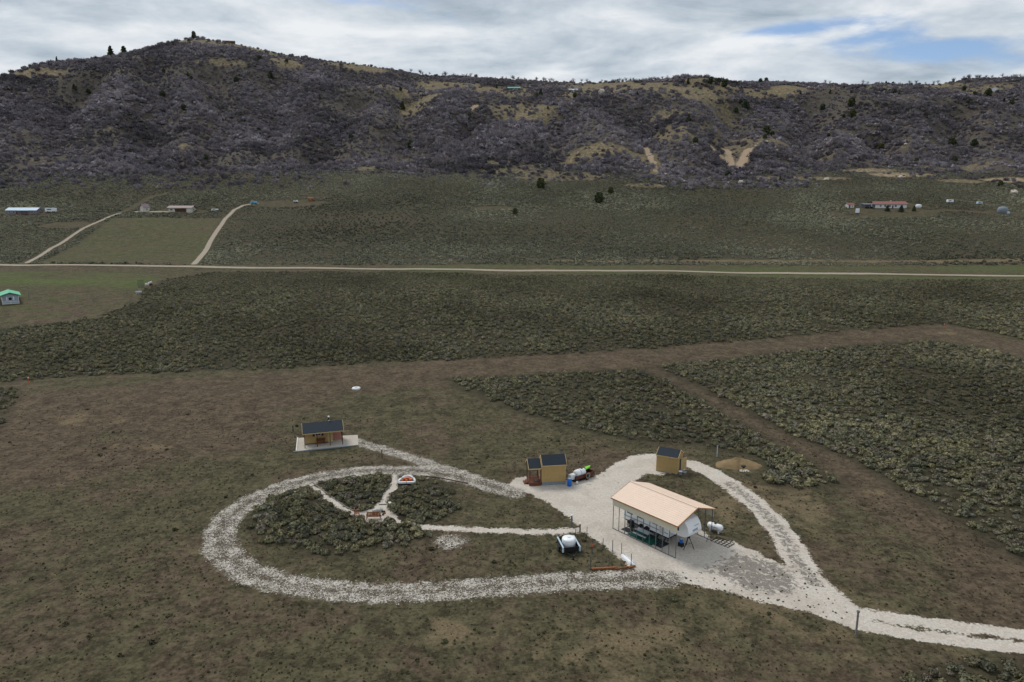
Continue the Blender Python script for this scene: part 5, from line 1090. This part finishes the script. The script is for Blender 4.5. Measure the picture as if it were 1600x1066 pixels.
def build_oaks():
    x, y = jitter(-1150, 1150, 585, 1310, 5.4); k = in_view(x, y, .82); x, y = x[k], y[k]
    yf = 640 + 60 * vnoise(x / 170, x * 0, 3); yr, _ = ridge(x); t = (y - yf) / (yr - yf); n = fbm(x / 75, y / 75, 61, 4)
    dens = .98 * ramp01(t, -.05 + .0 * n, .02) + n * .55
    right = ramp01(x, 150, 420) * (1 - ramp01(t, .55, .8)); dens -= right * .22
    dens -= open_mask(x, y) * (.85 + n * .9); dens = np.where(t < .0, .04 + n * .8 + .45 * ramp01(t, -.2, .02), dens); dens -= yard_far(x, y)
    dens = np.where(y > yr - 4, np.maximum(dens, .45 + n), dens)
    k = (RNG.random(len(x)) < dens) & (y < yr + 25); x, y, t, n = x[k], y[k], t[k], n[k]
    s = (1.6 + 3.6 * RNG.random(len(x)) ** 1.4) * (1 + .8 * n) * (1 - .25 * ramp01(t, .75, 1)); s = np.where(t < .03, s * .7, s)
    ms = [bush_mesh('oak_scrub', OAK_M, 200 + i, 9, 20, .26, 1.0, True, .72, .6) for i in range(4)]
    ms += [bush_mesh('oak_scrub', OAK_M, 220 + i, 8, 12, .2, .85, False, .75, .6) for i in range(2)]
    scatter('oak_scrub', np.stack([x, y, zt(x, y) - .2], 1), s, [src(m) for m in ms], 'leafless grey-purple scrub oak covering the hillside', 'oak scrub')
build_oaks()
def conifer_meshes(seed, round_):
    r = np.random.default_rng(seed); V = []; F = []; T = []
    n = 210 if round_ else 260
    for i in range(n):
        u = r.random(); a = r.uniform(0, 6.28)
        if round_: z = .12 + .88 * u; rad_ = .46 * math.sqrt(max(.02, 1 - (2 * (z - .1) / .95 - .85) ** 2 * .75)) * (1 - .25 * z)
        else: z = .14 + .86 * u ** 1.25; rad_ = .27 * (1.03 - z) ** .8 * (1 + .25 * math.sin(z * 40))
        q = rad_ * r.uniform(.55, 1.12); c = np.array((q * math.cos(a), q * math.sin(a), z - .04 * q)); nrm = unit(np.array((math.cos(a), math.sin(a), .7)) + r.normal(size=3) * .5); u_ = unit(np.cross(nrm, r.normal(size=3))); w_ = np.cross(nrm, u_); l = .075 * r.uniform(.7, 1.4)
        o = len(V); V.extend([c - u_ * l - w_ * l * .6, c + u_ * l - w_ * l * .5, c + u_ * l * .9 + w_ * l * .6, c - u_ * l + w_ * l * .5]); F.append((o, o + 1, o + 2, o + 3)); T.extend([r.random()] * 4)
    o = len(V); k = 7; prof = ((.28, .12), (.36, .4), (.26, .7), (.05, .92)) if round_ else ((.17, .15), (.13, .45), (.07, .75), (.015, .97))
    for (rr, zz) in prof:
        for i in range(k): V.append(np.array((rr * math.cos(6.283 * i / k), rr * math.sin(6.283 * i / k), zz))); T.append(.1)
    F.extend([(o + j * k + i, o + j * k + (i + 1) % k, o + (j + 1) * k + (i + 1) % k, o + (j + 1) * k + i) for j in range(3) for i in range(k)])
    return tone_mesh('crown', V, F, T, PINE_M)
TRUNK_ME = MB().bar((0, 0, -.08), (0, 0, .45), .05, n=7, w1=.03).mesh('trunk'); TRUNK_ME.materials.append(M_DARKWOOD)
ROUND = [conifer_meshes(300 + i, True) for i in range(3)]; TALL = [conifer_meshes(320 + i, False) for i in range(3)]
def tree(px, py, hpx, round_, label, group, name, wide=1.0):
    x, y, z = at(px, py); h = hpx / FPX * (y * CS + (CAM_H - z) * SN) * 1.02; t = thing(name, label, 'tree', (x, y, z - .2), random.uniform(0, 6.28), group); t.scale = (h * wide, h * wide, h)
    for me in (random.choice(ROUND if round_ else TALL), TRUNK_ME):
        o = bpy.data.objects.new('crown' if me is not TRUNK_ME else 'trunk', me); C.objects.link(o); o.parent = t
tree(172.5, 82, 16, False, 'taller of two tall conifers side by side on the hill shoulder', None, 'pine_tree', 1.15); tree(193, 76, 12, True, 'shorter round-topped one of two conifers on the hill shoulder', None, 'pine_tree', .8)
tree(303, 59, 11, True, 'lone conifer crowning the hilltop', None, 'pine_tree', .75); tree(89, 98, 10, False, 'slim lone conifer on the lower hill shoulder', None, 'pine_tree', .8)
JR = [(295, 66, 5), (406, 96, 9), (448, 98, 6), (369, 129, 9), (254, 151, 9), (287, 172, 9), (138, 147, 8), (150, 95, 6), (213, 257, 12), (137, 253, 8), (206, 129, 7), (218, 118, 6), (299, 125, 6), (233, 107, 6), (175, 140, 7), (272, 88, 4), (323, 69, 4), (329, 157, 7), (380, 160, 5), (734, 185, 9), (642, 233, 13), (626, 142, 6), (838, 153, 8), (898, 153, 8), (845, 295, 16), (936, 318, 17), (954, 303, 11), (805, 335, 10), (752, 174, 6), (658, 139, 5), (856, 170, 4), (768, 188, 4), (549, 220, 10), (979, 200, 6), (1165, 171, 13), (1150, 176, 8), (1157, 162, 7), (1086, 225, 10), (1197, 211, 14), (1207, 213, 8), (1195, 218, 8), (1285, 173, 10), (1332, 184, 13), (1330, 166, 13), (1318, 184, 6), (1398, 147, 7), (1376, 234, 10), (1487, 229, 13), (1522, 230, 12), (1490, 257, 12), (1432, 255, 8), (1295, 214, 6), (1137, 278, 11), (1506, 142, 8), (1522, 150, 7), (1544, 151, 12), (1580, 165, 9), (1563, 291, 9), (1110, 131, 10), (1123, 130, 8), (1132, 136, 11), (1188, 131, 8), (1197, 128, 8), (1395, 134, 6), (1515, 161, 7), (1330, 145, 4), (322, 252, 10), (1404, 149, 5)]
JC = [(423, 124, 12), (116, 141, 9), (128, 101, 6), (256, 113, 7), (294, 120, 7), (282, 135, 6), (629, 171, 12), (845, 151, 11), (776, 138, 5), (465, 135, 7), (500, 157, 7), (1076, 190, 10), (1075, 131, 8), (1297, 146, 6), (1462, 256, 7), (1568, 163, 9), (1584, 180, 7), (1384, 134, 7), (621, 202, 6), (584, 146, 5), (996, 148, 5), (1219, 285, 9), (1562, 231, 7), (1251, 147, 5), (340, 180, 5)]
def hill_zone(px, py):
    if py > 285 and px < 1300: return 'in the sagebrush at the slope foot'
    if px < 560: return 'on the scrub slope below the summit' if py < 200 else 'low on the scrub slope below the summit'
    if py < 155: return 'around the ridge meadow' if px < 1300 else 'on the ridge near the white gabled house'
    if px < 1000: return 'on the scrub slope below the teal-roofed lodge'
    return 'on the scrub slope by the pale boulders' if px < 1270 else 'on the scrub slope above the red-roofed house'
for p in JR: z_ = hill_zone(*p[:2]); w_ = 'large rounded' if p[2] >= 9 else 'small rounded'; tree(*p, True, w_ + ' dark juniper ' + z_, w_ + ' junipers ' + z_, 'juniper_tree', 1.05)
for p in JC: z_ = hill_zone(*p[:2]); w_ = 'tall pointed' if p[2] >= 9 else 'small pointed'; tree(*p, False, w_ + ' dark evergreen ' + z_, w_ + ' evergreens ' + z_, 'evergreen_tree', 1.3)
for p, l in (((1386, 330, 9), 'small conifer in front of the long red-roofed house, near its middle'), ((1408, 331, 10), 'small conifer in front of the long red-roofed house, near its end'), ((1428, 330, 8), 'small conifer between the long red-roofed house and the domed tank')): tree(*p, False, l, None, 'conifer', 1.5)
def aspens():
    r = random.Random(5); V = mat('aspen_bark', (.30, .29, .28), .9, var=.2, scale=.6)
    for v in range(4):
        tr = MB(); lean = r.uniform(-.06, .06); tr.bar((0, 0, -.3), (lean * .5, 0, .55), .028, n=5, w1=.018).bar((lean * .5, 0, .55), (lean, .02, 1), .018, n=5, w1=.006)
        cr = MB()
        for k in range(26):
            z = r.uniform(.3, .97); a = r.uniform(0, 6.28); l = r.uniform(.10, .24) * (1.25 - z); b0 = Vector((lean * z, 0, z)); b1 = b0 + Vector((l * math.cos(a), l * math.sin(a), l * 1.3)); cr.bar(b0, b1, .010, n=3, w1=.004)
        m1 = tr.mesh('trunk'); m1.materials.append(V); m2 = cr.mesh('crown'); m2.materials.append(M_TWIG)
        yield m1, m2
AS = list(aspens()); _r = random.Random(9)
ASP = [(_r.uniform(600, 760), _r.uniform(228, 268)) for _ in range(46)] + [(642, 282), (668, 278), (682, 280), (690, 290), (669, 293), (602, 272), (655, 276), (697, 288)]
for (px, py) in ASP:
    if py > 255 and px > 720: py -= 12
    x, y, z = at(px, py); t = thing('bare_aspen', 'pale-trunked leafless aspen in the grove at the slope foot', 'tree', (x, y, z), _r.uniform(0, 6.28), 'aspen grove at the foot of the hill'); h = _r.uniform(9, 14); t.scale = (h, h, h); m1, m2 = _r.choice(AS)
    for nm, me in (('trunk', m1), ('crown', m2)):
        o = bpy.data.objects.new(nm, me); C.objects.link(o); o.parent = t
def skyline_trees():
    r = random.Random(21); xs = [r.uniform(640, 1080) for _ in range(60)] + [r.uniform(960, 1060) for _ in range(25)] + [r.uniform(1490, 1600) for _ in range(25)] + [r.uniform(1250, 1480) for _ in range(12)]
    for px in xs:
        x0 = (px - 800) / 1130 * 1215; yr, zr = ridge(np.array([x0])); yy = float(yr[0]) + r.uniform(-6, 6); z = zg(x0, yy); zn = 'between the summit shoulder and the teal-roofed lodge' if px < 780 else 'behind the teal-roofed lodge' if px < 880 else 'above the ridge meadow' if px < 1100 else 'on the bare ridge past the meadow' if px < 1485 else 'on the knoll behind the white gabled house'; t = thing('ridge_tree', 'small leafless tree on the skyline ' + zn, 'tree', (x0, yy, z), r.uniform(0, 6.28), 'skyline trees ' + zn); h = r.uniform(5, 10); t.scale = (h * 1.6, h * 1.6, h); m1, m2 = r.choice(AS)
        for nm, me in (('trunk', SKT), ('crown', SKC)):
            o = bpy.data.objects.new(nm, me); C.objects.link(o); o.parent = t
_b = MB()
for k in range(46):
    z = _r.uniform(.25, .9); a = _r.uniform(0, 6.28); l = _r.uniform(.12, .34) * (1.2 - z * .6); _b.bar((0, 0, z * .8), (l * math.cos(a), l * math.sin(a), z * .8 + l * .8), .022, n=3, w1=.010)
SKC = _b.mesh('crown'); SKC.materials.append(mat('dark_twigs', (.05, .042, .045), .9)); SKT = MB().bar((0, 0, -.2), (0, 0, .8), .045, n=5, w1=.015).mesh('trunk'); SKT.materials.append(MATS['dark_twigs'])
skyline_trees()
def ground_cover():
    def tuft(seed, m, k, hgt):
        r = np.random.default_rng(seed); V = []; F = []; T = []
        for i in range(k):
            a = r.uniform(0, 6.28); d = r.uniform(0, .5); b = np.array((d * math.cos(a), d * math.sin(a), 0)); tip = b + np.array((r.normal(0, .4), r.normal(0, .4), hgt * r.uniform(.6, 1.1))); w = unit(np.cross(tip - b, r.normal(size=3))) * r.uniform(.10, .2); o = len(V)
            V.extend([b - w, b + w, tip]); F.append((o, o + 1, o + 2)); T.extend([r.random()] * 3)
        return src(tone_mesh('grass_tuft', V, F, T, m))
    x, y = jitter(-110, 130, 48, 150, .6); k = in_view(x, y, .82); x, y = x[k], y[k]
    n = fbm(x / 5, y / 5, 70, 4); k = (RNG.random(len(x)) < .42 + n * .9) & off_paths(x, y) & (RNG.random(len(x)) < np.clip(1.3 - y / 130, .25, 1)); x, y, n = x[k], y[k], n[k]
    scatter('grass_tufts', np.stack([x, y, zt(x, y)], 1), RNG.uniform(.10, .26, len(x)), [tuft(i, TUFT_M, 14, .7) for i in range(3)], 'sparse dry grass tufts over the cleared ground', 'grass')
    x, y = jitter(-110, 130, 48, 140, .85); k = in_view(x, y, .82); x, y = x[k], y[k]; n = fbm(x / 9, y / 9, 90, 3)
    k = (RNG.random(len(x)) < .30 + n * .9) & off_paths(x, y) & (RNG.random(len(x)) < np.clip(1.45 - y / 110, .1, 1)); x, y = x[k], y[k]
    weed = [src(bush_mesh('low_weed', DARKTUFT_M, 400 + i, 4, 8, .34, .55, core=0)) for i in range(3)]
    scatter('low_weeds', np.stack([x, y, zt(x, y) - .02], 1), RNG.uniform(.06, .22, len(x)) * (1 + 1.2 * (RNG.random(len(x)) > .97)), weed, 'low dark weeds scattered over the cleared ground', 'weeds')
    # weeds pushing through the front of the yard
    x, y = jitter(-10, 55, 55, 82, .5); dd = sdf(x, y, YARD); k = (dd > -.4) & (RNG.random(len(x)) < np.where(y < 71, .30, .02) * np.clip(1.25 - dd / 4, .15, 1) + fbm(x / 3, y / 3, 95, 2) * .2 * (y < 72)); x, y = x[k], y[k]
    scatter('yard_weeds', np.stack([x, y, zt(x, y) + .0], 1), RNG.uniform(.05, .16, len(x)), weed, 'low weeds pushing through the front of the gravel yard', 'weeds')
    # stones on the half overgrown loop drive
    st = []
    for i in range(4):
        b = MB().lathe([(.5, -.2), (1, 0), (.8, .35), (.3, .5)], 6); r = random.Random(i); v = [(a + r.uniform(-.25, .25), q * .7 + r.uniform(-.2, .2), w * .7) for a, q, w in b.v]; st.append(src(tone_mesh('gravel_stone', v, b.f, [.5] * len(v), STONE_M)))
    x, y = jitter(-45, 60, 60, 118, .30); d = np.minimum(seg_dist(x, y, RING) - 2.15, seg_dist(x, y, CABPATH) - 1.3); d = np.minimum(d, -sdf(x, y, PATCH))
    k = (d < .0 + RNG.normal(0, .25, len(x))) & (RNG.random(len(x)) < .34 + fbm(x / 2, y / 2, 15, 2) * .5) & ~inside(x, y, SLAB); x, y = x[k], y[k]
    scatter('gravel', np.stack([x, y, zt(x, y) + .02], 1), RNG.uniform(.03, .095, len(x)), st, 'pale stones strewn over the gravel loop drive', 'gravel')
ground_cover()
